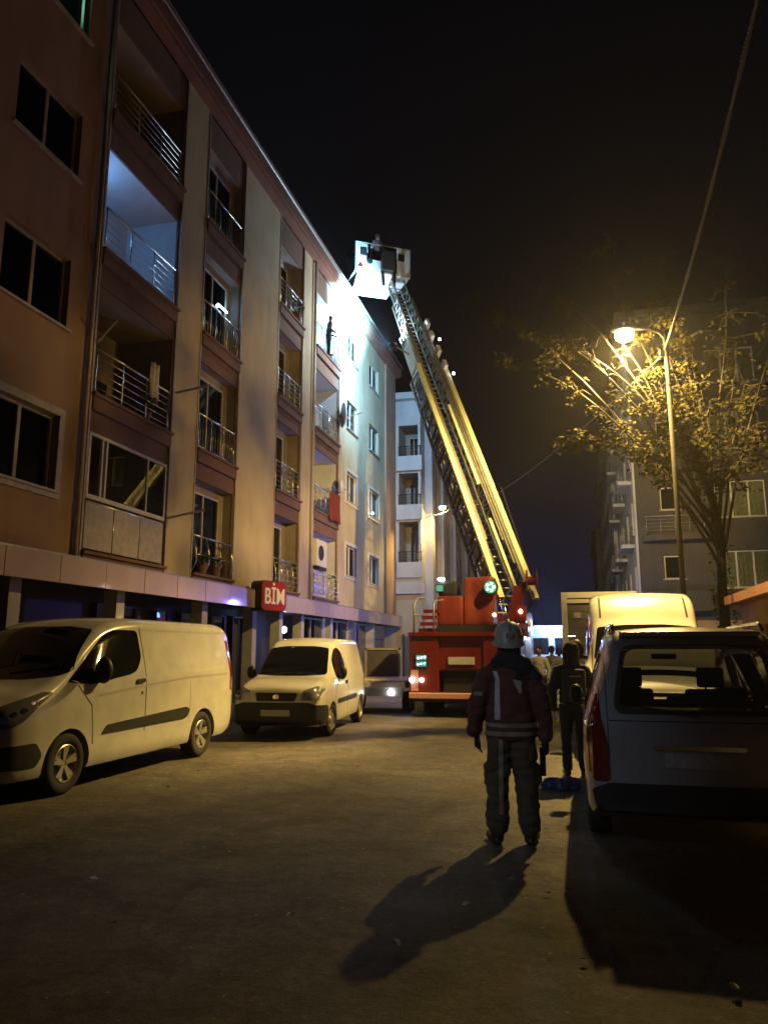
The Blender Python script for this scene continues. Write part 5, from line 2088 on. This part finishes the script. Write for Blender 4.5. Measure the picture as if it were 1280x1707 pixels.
        m.build('lattice', 'ladder_dark' if si == 0 else 'ladder_pale', top)
        m = MB()
        for k in range(0, n, 2):
            y = a + k * st
            m.bar((-x, y, zb - .05), (x, min(y + st * 2, e_), zb - .05), .03, .03)
        m.build('brace', 'ladder_dark', top)
        y0 = a if si == 0 else secs[si - 1][1] - .6
        if si == 0:
            y0 = a
        k = 0
        first = None
        y = y0 + .15
        while y < e_ - .05:
            if first is None:
                first = MB().tube([(-x, 0, 0), (x, 0, 0)], .021, 6).build('rung', 'ladder_pale' if si else 'ladder', top, smooth=True)
                first.location = (0, y, zb + .03)
            else:
                share(first, 'rung', Matrix.Translation((0, y, zb + .03)), top)
            y += .30
        if si == 0:
            # pulleys, brackets and hoses clipped along the first section
            rnd = random.Random(4)
            for k in range(26):
                g = MB()
                yy = rnd.uniform(.5, 11)
                s = rnd.choice((-1, -1, 1))
                g.box(s * (x + .05) - .04, s * (x + .05) + .04, yy, yy + rnd.uniform(.06, .25), zb + rnd.uniform(0, .6), zb + rnd.uniform(.65, .8))
                g.build('bracket', 'ladder_dark', top)
    # hydraulic ram and hose line
    MB().tube([(x * 1.0, .1, -.5) for x in ()] or [(.68, 0, .25), (.72, 4.8, .62)], .02, 6).build('hose', 'black', P, mx=mloc)
    MB().tube([(-.2, -.4, -1.3), (-.2, 3.0, -.55)], .09, 12).tube([(.35, -.4, -1.3), (.35, 3.0, -.55)], .09, 12).build('lifting_ram', 'chrome', P, mx=mloc, smooth=True)
    q = MB()
    q.bar((.16, 5.2, .34), (.16, 9.2, .34), .10, .06)
    q.build('telescoping_tube', 'ladder', P, mx=mloc)
    q = MB()
    q.bar((.18, -.2, .20), (.18, 3.8, .20), .09, .07)
    q.build('telescoping_tube', 'ladder', P, mx=mloc)
    # side boards near the top
    MB().box(-.50, -.47, 11.6, 13.3, -.30, .34).build('side_board', 'basket_white', P, mx=mloc)
    MB().box(-.50, -.46, 10.9, 11.5, -.34, .26).build('side_board', 'basket_white', P, mx=mloc)
    for k, (yy, zz) in enumerate(((12.2, .52), (13.3, .46), (14.1, .5), (11.2, .56))):
        o = MB().box(.42, .56, yy, yy + .38, zz - .22, zz + .1, .02).bar((.45, yy, zz - .3), (.45, yy + .9, zz - .25), .04, .04).build('lamp_bracket', 'basket', P, mx=mloc)
    MB().ell((.66, 13.0, .62), (.05, .05, .05), 10, 8).build('marker_lamp', 'white_on', P, mx=mloc, smooth=True)
    MB().ell((.72, 10.9, .55), (.05, .05, .05), 10, 8).build('marker_lamp', 'white_on', P, mx=mloc, smooth=True)
    # ladder floodlight that shines on the wall
    fl = MB().lathe([(.16, 0), (.20, .16), (.20, .18)], 'z', 20)
    z_ = (Vector((-9.0, 28.3, 15.5)) - Vector((-6.72, 27.45, 13.45))).normalized()
    rm = z_.to_track_quat('Z', 'Y').to_matrix().to_4x4()
    fo = fl.build('floodlight', 'black', P)
    fo.matrix_basis = WM[root.name].inverted() @ Matrix.Translation(Vector((-6.72, 27.45, 13.45)) - z_ * .20) @ rm
    MB().lathe([(.0001, .181), (.17, .181)], 'z', 20, caps=False).build('floodlight_glass', 'white_on', fo)
    MB().bar((-.45, 12.6, .0), (-.95, 12.9, .1), .05, .05).build('floodlight_bracket', 'galv', P, mx=mloc)

    # ---------------- basket
    yb = Vector((-sv.y, sv.x, 0))          # horizontal, away from the ladder
    BC = P1 + yb * .55 - sv * .62 + Vector((0, 0, .42))
    mb_ = Matrix(((sv.x, yb.x, 0, BC.x), (sv.y, yb.y, 0, BC.y), (0, 0, 1, BC.z), (0, 0, 0, 1))) @ Matrix.Scale(1.12, 4)
    bl = WM[root.name].inverted() @ mb_
    B = MB().box(-1.1, 1.1, -.65, .65, 0, .10, .02).build('basket', 'basket', P, mx=bl)
    pn = [(-1.1, -.62, -.66, -.62), (.55, 1.1, -.66, -.62), (-1.1, 1.1, .62, .66)]
    for a, c, y0, y1 in pn:
        MB().box(a, c, y0, y1, .10, 1.12, .01).build('basket_panel', 'basket', B)
    for s in (-1, 1):
        MB().box(s * 1.08 - .02, s * 1.08 + .02, -.62, .62, .10, .62).build('basket_panel', 'basket', B)
    MB().box(-.62, .0, -.66, -.62, .10, .50).build('basket_panel', 'basket', B)
    MB().prism([(-.66, .0), (-.15, -.38), (.62, -.38), (.65, 0)], 'x', -1.0, .55).build('basket_underside', 'basket_white', B)
    r = MB()
    for s in (-1, 1):
        r.tube([(s * 1.1, -.65, 1.15), (s * 1.1, .65, 1.15)], .025, 6)
        r.tube([(s * 1.1, -.65, .1), (s * 1.1, -.65, 1.15)], .025, 6)
        r.tube([(s * 1.1, .65, .1), (s * 1.1, .65, 1.15)], .025, 6)
        r.tube([(s * 1.1, -.65, .85), (s * 1.1, .65, .85)], .018, 6)
    r.tube([(-1.1, -.66, 1.15), (1.1, -.66, 1.15)], .025, 6)
    r.tube([(-1.1, .66, 1.15), (1.1, .66, 1.15)], .025, 6)
    r.build('guard_rail', 'galv', B)
    for x in (-.78, .72):
        MB().box(x - .13, x + .13, -.685, -.662, .62, .90).build('basket_hatch', 'black', B)
    MB().prism([(-1.02, .14), (-.78, .14), (-.90, .34)], 'y', -.675, -.662).build('warning_triangle', 'taillens', B)
    MB().box(-.1, .35, -.9, -.62, .05, .85, .02).bar((.42, -.7, .55), (.42, -.7, -.5), .1, .1).bar((-.05, -.7, .1), (.0, -.7, -.5), .1, .1).build('basket_mount', 'black', B)
    for x in (-.55, .2):
        MB().lathe([(.10, -.03), (.12, .03), (.05, .12)], 'y', 14, (x, -.72, .40)).build('work_lamp', 'plastic', B)
    MB().tube([(.1, -.1, 1.1), (.1, -.1, 1.55), (.2, .3, 1.6)], .05, 8).lathe([(.06, 0), (.09, .4)], 'y', 12, (.2, .2, 1.6)).build('water_monitor', 'black', B)
    return mb_


BM_ = fire_truck()
point('beacon_light', (-4.6, 26.4, 3.35), 380, (.28, .22, 1.0), .12)


# ------------------------------------------------------------------ ambulance and flashing lights behind
def ambulance():
    root = empty('ambulance', 'pale emergency van with blue and white lights far behind the fire engine', 'ambulance', (-1.15, 31.5, 0))
    P = root
    b = MB().box(-.98, .98, 0, 4.6, .5, 2.45, .10).prism([(4.6, .5), (5.8, .5), (5.8, 1.1), (5.2, 1.3), (4.8, 2.2), (4.6, 2.2)], 'x', -.92, .92).build('body', 'amb', P)
    for s in (-1, 1):
        MB().box(s * .46 - .34, s * .46 + .34, -.012, .0, 1.45, 2.1).build('rear_window', 'vglass', P)
        MB().box(s * .84 - .06, s * .84 + .06, -.02, .0, .9, 1.3).build('tail_light', 'taillens', P)
        MB().ell((s * .80, -.02, 2.30), (.09, .04, .06), 10, 8).build('beacon', 'blue_on', P, smooth=True)
        MB().ell((s * .32, -.02, 2.34), (.09, .04, .05), 10, 8).build('work_lamp', 'white_on', P, smooth=True)
    MB().box(-.95, .95, -.014, .0, 1.15, 1.32).build('stripe', 'taillens', P)
    MB().box(-.95, .95, -.08, .02, .42, .56).build('bumper', 'plastic', P)
    MB().box(-.7, .7, .4, .7, 2.45, 2.6, .04).build('light_bar', 'blue_on', P)
    for y in (1.1, 4.9):
        for s in (1, -1):
            wheel(P, s * .84, y, .34, s, .2, style='steel')


ambulance()
point('ambulance_light', (-.85, 30.6, 2.5), 500, (.30, .50, 1.0), .15)
point('ambulance_white_light', (-.55, 27.6, 2.1), 60, (.75, .88, 1.0), .10)
for i, (x, y, z, mt, lb) in enumerate(((-.30, 26.5, 1.95, 'white_on', 'bright white lamp on a short stand between the fire engine and the box truck'),)):
    root = empty('work_light', lb, 'lamp', (x, y, 0))
    MB().tube([(0, 0, .5), (0, 0, z)], .018, 8).tube([(0, 0, .5), (.3, 0, 0)], .012, 6).tube([(0, 0, .5), (-.2, .25, 0)], .012, 6).tube([(0, 0, .5), (-.2, -.25, 0)], .012, 6).build('stand', 'iron', root)
    MB().box(-.14, .14, -.04, .04, z, z + .18, .01).build('lamp_head', 'black', root)
    MB().box(-.12, .12, -.052, -.042, z + .02, z + .16).build('lamp_glass', mt, root)


# ------------------------------------------------------------------ people
def blob(parts, voxel, name, m, parent, smooth_it=3, wrinkle=0, wscale=6):
    """one continuous skin from tapered round and flattened pieces"""
    mb = MB()
    b = mb.b
    for pt in parts:
        if pt[0] == 'e':
            mb.ell(pt[1], pt[2], 20, 12)
            continue
        p0, r0, p1, r1 = pt[1:5]
        fl = pt[5] if len(pt) > 5 else 1.0
        cf = .15 if (fl < 1 and r1 > .12) else 1.0
        p0 = Vector(p0)
        p1 = Vector(p1)
        d = (p1 - p0)
        ln = d.length
        d.normalize()
        u = Vector((0, 1, 0)) if abs(d.y) < .9 else Vector((1, 0, 0))
        a = d.cross(u).normalized()
        c = a.cross(d).normalized()
        rings = []
        N = 18
        prof = [(-r0 * cos(t), r0 * sin(t)) for t in (.25, .7, 1.15)] + [(0, r0), (ln * .33, r0 + (r1 - r0) * .33), (ln * .66, r0 + (r1 - r0) * .66), (ln, r1)] + [(ln + r1 * cos(t) * cf, r1 * sin(t)) for t in (1.15, .7, .25)]
        for h, r in prof:
            rings.append([b.verts.new(p0 + d * h + (a * cos(2 * pi * k / N) + c * sin(2 * pi * k / N) * fl) * r) for k in range(N)])
        for i in range(len(rings) - 1):
            for k in range(N):
                b.faces.new((rings[i][k], rings[i][(k + 1) % N], rings[i + 1][(k + 1) % N], rings[i + 1][k]))
        b.faces.new(rings[0][::-1])
        b.faces.new(rings[-1])
    o = mb.build(name, m, None, smooth=True)
    md = o.modifiers.new('r', 'REMESH')
    md.mode = 'VOXEL'
    md.voxel_size = voxel
    md.use_smooth_shade = True
    bpy.context.view_layer.update()
    me = bpy.data.meshes.new_from_object(o.evaluated_get(bpy.context.evaluated_depsgraph_get()))
    o.modifiers.clear()
    o.data = me
    bm = bmesh.new()
    bm.from_mesh(me)
    for _ in range(smooth_it):
        bmesh.ops.smooth_vert(bm, verts=bm.verts, factor=.5, use_axis_x=True, use_axis_y=True, use_axis_z=True)
    if wrinkle:
        bm.normal_update()
        for v in bm.verts:
            q = v.co
            n = noise.noise(Vector((q.x * wscale, q.y * wscale, q.z * wscale * 2.1)))
            n2 = noise.noise(Vector((q.x * wscale * 2.3 + 9, q.y * wscale * 2.3, q.z * wscale * 4)))
            v.co += v.normal * (abs(n) * 1.25 + n2 * .5) * wrinkle
    for f in bm.faces:
        f.smooth = True
    bm.to_mesh(me)
    bm.free()
    o.parent = parent
    return o


def hand(parts, wrist, fdir, side_, palm_in):
    """palm, four bent fingers of unequal length and a thumb leaving the side of the palm"""
    w_ = Vector(wrist)
    f = Vector(fdir).normalized()
    pi_ = Vector(palm_in).normalized()          # direction the palm faces
    s = f.cross(pi_).normalized() * side_         # towards the thumb side
    pc = w_ + f * .085
    parts.append(('c', w_, .026, pc, .034, .62))
    parts.append(('c', w_ + f * .03 + s * .02, .020, pc + s * .022, .022))
    parts.append(('c', w_ + f * .03 - s * .02, .020, pc - s * .022, .020))
    for k, (off, ln) in enumerate(((.031, .070), (.011, .080), (-.010, .074), (-.030, .058))):
        b = pc + s * off
        m_ = b + f * ln * .5 + pi_ * .012
        e_ = m_ + (f * .75 + pi_ * .65).normalized() * ln * .5
        parts.append(('c', b, .0100, m_, .0092))
        parts.append(('c', m_, .0092, e_, .0078))
    tb = w_ + f * .035 + s * .030
    tm = tb + (f * .6 + s * .7 + pi_ * .3).normalized() * .038
    te = tm + (f * .95 + s * .1 + pi_ * .3).normalized() * .03
    parts.append(('c', tb, .014, tm, .0115))
    parts.append(('c', tm, .0115, te, .0095))


def firefighter():
    root = empty('person', 'firefighter in white helmet and maroon jacket standing in the road with back turned', 'person', (-.62, 6.80, .02), R(8))
    root.scale = (.93, 1, 1)
    P = root
    # facing +y (away); x to the right
    body = []
    body += [('e', (0, .02, 1.66), (.082, .098, .115)), ('c', (0, -.005, 1.56), .058, (0, 0, 1.45), .065)]
    body += [('e', (0, .115, 1.645), (.016, .022, .026)), ('e', (.085, .01, 1.655), (.012, .024, .034)), ('e', (-.085, .01, 1.655), (.012, .024, .034)), ('c', (-.025, .10, 1.605), .012, (.025, .10, 1.605), .012)]
    for s in (-1, 1):
        body.append(('e', (s * .032, .095, 1.675), (.014, .010, .010)))
    body += [('c', (0, 0, 1.38), .15, (0, 0, 1.0), .15, .65)]
    for s in (-1, 1):
        body += [('c', (s * .10, 0, .96), .10, (s * .125, .0, .5), .065), ('c', (s * .125, 0, .5), .06, (s * .14, -.01, .1), .045)]
    hl, hr = (-.315, .10, .865), (.315, .03, .83)
    body += [('c', (-.20, 0, 1.40), .06, (-.30, -.02, 1.13), .045), ('c', (-.30, -.02, 1.13), .043, hl, .03)]
    body += [('c', (.20, 0, 1.40), .06, (.285, -.02, 1.12), .045), ('c', (.285, -.02, 1.12), .043, hr, .03)]
    hand(body, hl, (.1, .25, -1), 1, (1, .1, 0))
    hand(body, hr, (-.02, .1, -1), 1, (-1, .2, 0))
    bo = blob(body, .0095, 'body', 'skin', P, 2)
    bo.data.materials.append(M['blackcloth'])     # dark work gloves
    for f in bo.data.polygons:
        if f.center.z < 1.0:
            f.material_index = 1
    jk = [('c', (0, -.01, 1.36), .19, (0, -.005, 1.10), .215, .66), ('c', (0, -.005, 1.10), .215, (0, 0, .87), .235, .66), ('c', (-.14, 0, 1.42), .085, (.14, 0, 1.42), .085), ('c', (0, 0, 1.47), .10, (0, 0, 1.40), .16, .8)]
    jk += [('c', (-.20, 0, 1.385), .088, (-.305, -.03, 1.13), .082), ('c', (-.305, -.03, 1.13), .082, (-.33, .07, .92), .066)]
    jk += [('c', (.20, 0, 1.385), .088, (.295, -.03, 1.12), .082), ('c', (.295, -.03, 1.12), .080, (.315, .02, .89), .064)]
    jo = blob(jk, .014, 'jacket', 'jacket', P, 2, wrinkle=.022, wscale=5)
    tr = [('c', (0, 0, .95), .19, (0, 0, .86), .19, .7)]
    for s in (-1, 1):
        tr += [('c', (s * .095, 0, .84), .125, (s * .125, -.005, .52), .100), ('c', (s * .125, -.005, .52), .098, (s * .145, -.01, .16), .095)]
        tr += [('c', (s * .20, 0, .62), .05, (s * .205, 0, .50), .05)]
    to = blob(tr, .014, 'trousers', 'trouser', P, 2, wrinkle=.026, wscale=5)
    for s in (-1, 1):
        bt = [('c', (s * .145, -.02, .16), .07, (s * .148, -.01, .05), .06), ('c', (s * .148, -.03, .045), .045, (s * (.148 + .06), .15, .04), .042, 1.0), ('c', (s * .15, -.06, .03), .03, (s * .2, .16, .028), .028)]
        o = blob(bt, .012, 'boot', 'boot', P, 2)
    # dark neck flap hanging from the helmet over the shoulders
    fl = [('c', (0, -.03, 1.60), .10, (0, -.03, 1.50), .13, .85), ('c', (-.10, -.02, 1.475), .075, (.13, -.03, 1.455), .085), ('c', (0, -.06, 1.50), .11, (.05, -.075, 1.40), .085, .7), ('c', (-.13, 0, 1.44), .07, (-.20, 0, 1.36), .07), ('c', (.14, -.01, 1.44), .08, (.22, -.01, 1.36), .085)]
    blob(fl, .013, 'neck_flap', 'navy', P, 2, wrinkle=.014, wscale=8)
    # helmet: shell, brim, crest, visor
    h = MB()
    h.lathe([(.001, 1.850), (.045, 1.847), (.085, 1.83), (.118, 1.79), (.133, 1.74), (.137, 1.69), (.150, 1.665), (.158, 1.655), (.150, 1.650), (.128, 1.66)], 'z', 32, (0, 0, 0), caps=False)
    for v in h.b.verts:
        v.co.y *= 1.12
        if v.co.z < 1.68:
            v.co.z -= .035 * max(0, -v.co.y / .15)
        v.co.y -= .005
    ho = h.build('helmet', 'helmet', P, smooth=True)
    c = MB()
    pr = []
    for k in range(13):
        a = R(-20 + k * 18.5)
        pr.append(Vector((0, cos(a) * .150 - .005, 1.705 + sin(a) * .150)))
    c.tube(pr, .017, 8)
    c.build('crest', 'helmet', ho, smooth=True)
    MB().box(-.14, -.128, -.05, .05, 1.665, 1.72).box(.128, .14, -.05, .05, 1.665, 1.72).build('helmet_clip', 'black', ho)
    MB().box(-.03, .035, -.170, -.155, 1.70, 1.74, .004).build('helmet_sticker', 'reflect_dim', ho)
    # reflective tapes: hems, upright stripe, shoulder blade patch
    jb = BVHTree.FromObject(jo, bpy.context.evaluated_depsgraph_get())
    tb = BVHTree.FromObject(to, bpy.context.evaluated_depsgraph_get())
    for z in (.885, .955):
        decal(jb, [(-.255, z), (.255, z), (.255, z + .036), (-.255, z + .036)], 90, 'reflect_dim', 'hem_tape', P, off=.004, th=.004, grid=.02)
    decal(jb, [(.10, 1.02), (.15, 1.02), (.135, 1.36), (.155, 1.42), (.12, 1.42), (.095, 1.36)], 90, 'reflect', 'back_tape', P, off=.004, th=.004, grid=.02)
    decal(jb, [(-.10, 1.34), (-.02, 1.355), (-.075, 1.24), (-.10, 1.235)], 90, 'reflect', 'back_patch', P, off=.004, th=.004, grid=.02)
    decal(jb, [(.255, 1.215), (.36, 1.215), (.36, 1.245), (.255, 1.245)], 90, 'reflect_dim', 'sleeve_tape', P, off=.004, th=.004, grid=.02)
    decal(tb, [(.09, .25), (.13, .25), (.12, .86), (.08, .86)], 90, 'reflect_dim', 'trouser_tape', P, off=.004, th=.004, grid=.02)
    # radio or torch in the right hand
    to_ = MB().box(-.025, .025, -.02, .02, -.24, .0, .006).tube([(0, 0, 0), (0, 0, .08)], .008, 6).build('held_torch', 'black')
    to_.location = (-.365, 6.90, .80)
    tag(to_, 'dark torch held in the right hand of the firefighter on the road', 'torch')
    return root


firefighter()


def bystander(label, loc, rz, top, legs, h=1.70, hair='hair', bag=None, hood=False, voxel=.014, arms=((-.25, .05, .83), (.25, .05, .83)), lean=0, category='person'):
    root = empty('person', label, category, loc, rz)
    root.scale = (h / 1.75,) * 3
    P = root
    body = [('e', (0, .02 + lean, 1.635), (.076, .092, .115)), ('c', (0, 0 + lean * .8, 1.53), .05, (0, 0, 1.42), .06), ('e', (0, .115 + lean, 1.625), (.014, .02, .024)), ('e', (.078, .01 + lean, 1.635), (.012, .02, .03)), ('e', (-.078, .01 + lean, 1.635), (.012, .02, .03)),
            ('c', (0, lean * .5, 1.36), .13, (0, 0, .96), .13, .65)]
    for s in (-1, 1):
        body += [('c', (s * .09, 0, .94), .085, (s * .10, .02, .5), .055), ('c', (s * .10, .02, .5), .052, (s * .105, 0, .1), .04), ('c', (s * .105, 0, .06), .035, (s * .12, .13, .04), .03)]
    for i, s in enumerate((-1, 1)):
        hp = arms[i]
        el = (s * .27, -.03, 1.10)
        body += [('c', (s * .18, lean * .6, 1.37), .05, el, .04), ('c', el, .038, hp, .026)]
        dr = (Vector(hp) - Vector(el)).normalized()
        hand(body, hp, dr, 1, (-s, .1, 0))
    blob(body, voxel if voxel > .012 else .011, 'body', 'skin', P, 2)
    jk = [('c', (0, lean * .5, 1.33), .165, (0, 0, .94), .175, .66), ('c', (-.13, lean * .5, 1.39), .07, (.13, lean * .5, 1.39), .07)]
    for i, s in enumerate((-1, 1)):
        hp = Vector(arms[i])
        el = Vector((s * .27, -.03, 1.10))
        jk += [('c', (s * .18, lean * .6, 1.37), .07, el, .06), ('c', el, .06, el.lerp(hp, .85), .045)]
    if hood:
        jk += [('c', (0, -.01 + lean, 1.66), .105, (0, -.02, 1.50), .11)]
    blob(jk, voxel, 'jacket', top, P, 2, wrinkle=.012)
    tr = [('c', (0, 0, .95), .155, (0, 0, .88), .155, .7)]
    for s in (-1, 1):
        tr += [('c', (s * .09, 0, .88), .10, (s * .10, .02, .5), .072), ('c', (s * .10, .02, .5), .07, (s * .105, 0, .12), .06)]
    blob(tr, voxel, 'trousers', legs, P, 2, wrinkle=.012)
    if not hood:
        blob([('e', (0, .0 + lean, 1.67), (.088, .10, .095)), ('e', (0, -.035 + lean, 1.62), (.08, .07, .09))], voxel, 'hair', hair, P, 2)
    for s in (-1, 1):
        blob([('c', (s * .105, -.03, .05), .048, (s * .125, .14, .045), .042)], voxel, 'shoe', 'boot', P, 1)
    if bag:
        bp = MB().box(-.15, .15, -.33, -.15, .98, 1.40, .05)
        o = auto_smooth(bp.build('backpack', bag, None), 30)
        o.matrix_basis = Matrix.Translation(loc) @ Matrix.Rotation(rz, 4, 'Z') @ Matrix.Scale(h / 1.75, 4)
        tag(o, 'dark backpack worn by the figure beside the near car', 'backpack')
        st = MB().box(-.06, .08, -.335, -.325, 1.30, 1.315).build('zip_tape', 'reflect_dim', o)
    return root


bystander('dark clothed person with a backpack standing beside the silver car', (-.14, 10.45, .02), R(6), 'blackcloth', 'blackcloth', 1.70, bag='blackcloth', hood=True)
bystander('distant person in white top lit by blue white light behind the firefighter', (-1.12, 21.2, .02), R(160), 'whitecloth', 'navy', 1.70)
bystander('distant person in grey jacket and pale blue trousers behind the firefighter', (-.82, 22.2, .02), R(-20), 'grey_cloth', 'lightblue', 1.72)
bystander('distant person in dark jacket at the corner of the box truck', (-.60, 21.4, .02), R(30), 'grey_cloth', 'whitecloth', 1.66)
pb = BM_ @ Vector((-.15, -.36, .14))
bystander('firefighter standing at the top in the raised ladder basket', pb, R(40), 'grey_cloth', 'navy', 1.85, hood=True)
pb2 = BM_ @ Vector((.72, -.30, .14))
bystander('second crouched firefighter at the right side of the raised basket', pb2, R(60), 'grey_cloth', 'navy', 1.45, hood=True)
bystander('silhouetted person leaning on the top balcony beside the floodlit wall', (FX + .02, 26.3, 12.78), -R(60), 'navy', 'navy', 1.70, arms=((-.16, .26, .98), (.16, .26, .98)), lean=.08)


# ------------------------------------------------------------------ small things on the road
def litter():
    rnd = random.Random(3)
    b = blob([('c', (-.16, 0, .05), .07, (.14, .05, .05), .08, .8), ('c', (.0, -.06, .06), .06, (.1, .04, .09), .06)], .015, 'bag', 'bluebag', None, 1, wrinkle=.03, wscale=9)
    b.location = (-.30, 9.45, .02)
    tag(b, 'crumpled blue plastic bag lying on the road behind the firefighter', 'bag')
    spots = [(-3.35, 4.95, 'folded white paper scrap on the dark road at the left edge'), (-1.75, 4.6, 'tiny paper scrap on the road in front of the white vans'), (-1.05, 4.35, 'tiny paper scrap on the road left of the firefighter shadow'), (-.78, 5.05, 'tiny paper scrap in the shadow of the firefighter'), (.62, 4.2, 'tiny paper scrap in the shadow behind the silver car')]
    for i, (x, y, lb) in enumerate(spots):
        mb = MB()
        s = .045 if i else .06
        vs = [mb.b.verts.new((x + rnd.uniform(-s, s), y + rnd.uniform(-s, s), .045 + rnd.uniform(0, .02))) for _ in range(5)]
        ce = mb.b.verts.new((x, y, .075))
        cx = sorted(vs, key=lambda v: math.atan2(v.co.y - y, v.co.x - x))
        for k in range(5):
            mb.b.faces.new((cx[k], cx[(k + 1) % 5], ce))
        o = mb.build('paper_scrap', 'paper')
        tag(o, lb, 'litter')
    # loose grit and leaves on the asphalt, too many to count
    g = MB()
    for i in range(1500):
        x = rnd.uniform(-7.5, 1.9)
        y = rnd.uniform(1.2, 20)
        s = rnd.uniform(.004, .014)
        g.b.faces.new([g.b.verts.new((x + s * cos(a) * rnd.uniform(.6, 1.2), y + s * sin(a) * rnd.uniform(.6, 1.2), .034 + s * rnd.uniform(.2, .8))) for a in (0, 1.6, 3.1, 4.7)])
    o = g.build('grit', 'kerb')
    o['kind'] = 'stuff'
    lv = MB()
    for i in range(110):
        x = rnd.uniform(-7.4, 1.9) if i % 2 else rnd.uniform(-.5, 1.9)
        y = rnd.uniform(1.5, 18)
        s = rnd.uniform(.018, .04)
        a0 = rnd.uniform(0, 6)
        lv.b.faces.new([lv.b.verts.new((x + s * r_ * cos(a0 + a), y + s * r_ * sin(a0 + a), .04 + rnd.uniform(0, .015))) for a, r_ in ((0, 1), (1.2, .5), (3.1, 1), (4.4, .55))])
    o = lv.build('fallen_leaves', 'leaf')
    o['kind'] = 'stuff'


litter()


# ------------------------------------------------------------------ thin night haze
hz = MB().box(-26, 22, -14, 118, -1.2, 25).build('haze', 'ground')
hm = bpy.data.materials.new('night_haze')
hm.use_nodes = True
hn = hm.node_tree
for x in list(hn.nodes):
    if x.type != 'OUTPUT_MATERIAL':
        hn.nodes.remove(x)
pv = hn.nodes.new('ShaderNodeVolumePrincipled')
pv.inputs['Density'].default_value = .0008
pv.inputs['Color'].default_value = (.9, .9, .92, 1)
pv.inputs['Anisotropy'].default_value = .75
hn.links.new(pv.outputs[0], [x for x in hn.nodes if x.type == 'OUTPUT_MATERIAL'][0].inputs['Volume'])
hz.data.materials.clear()
hz.data.materials.append(hm)
hz['kind'] = 'stuff'
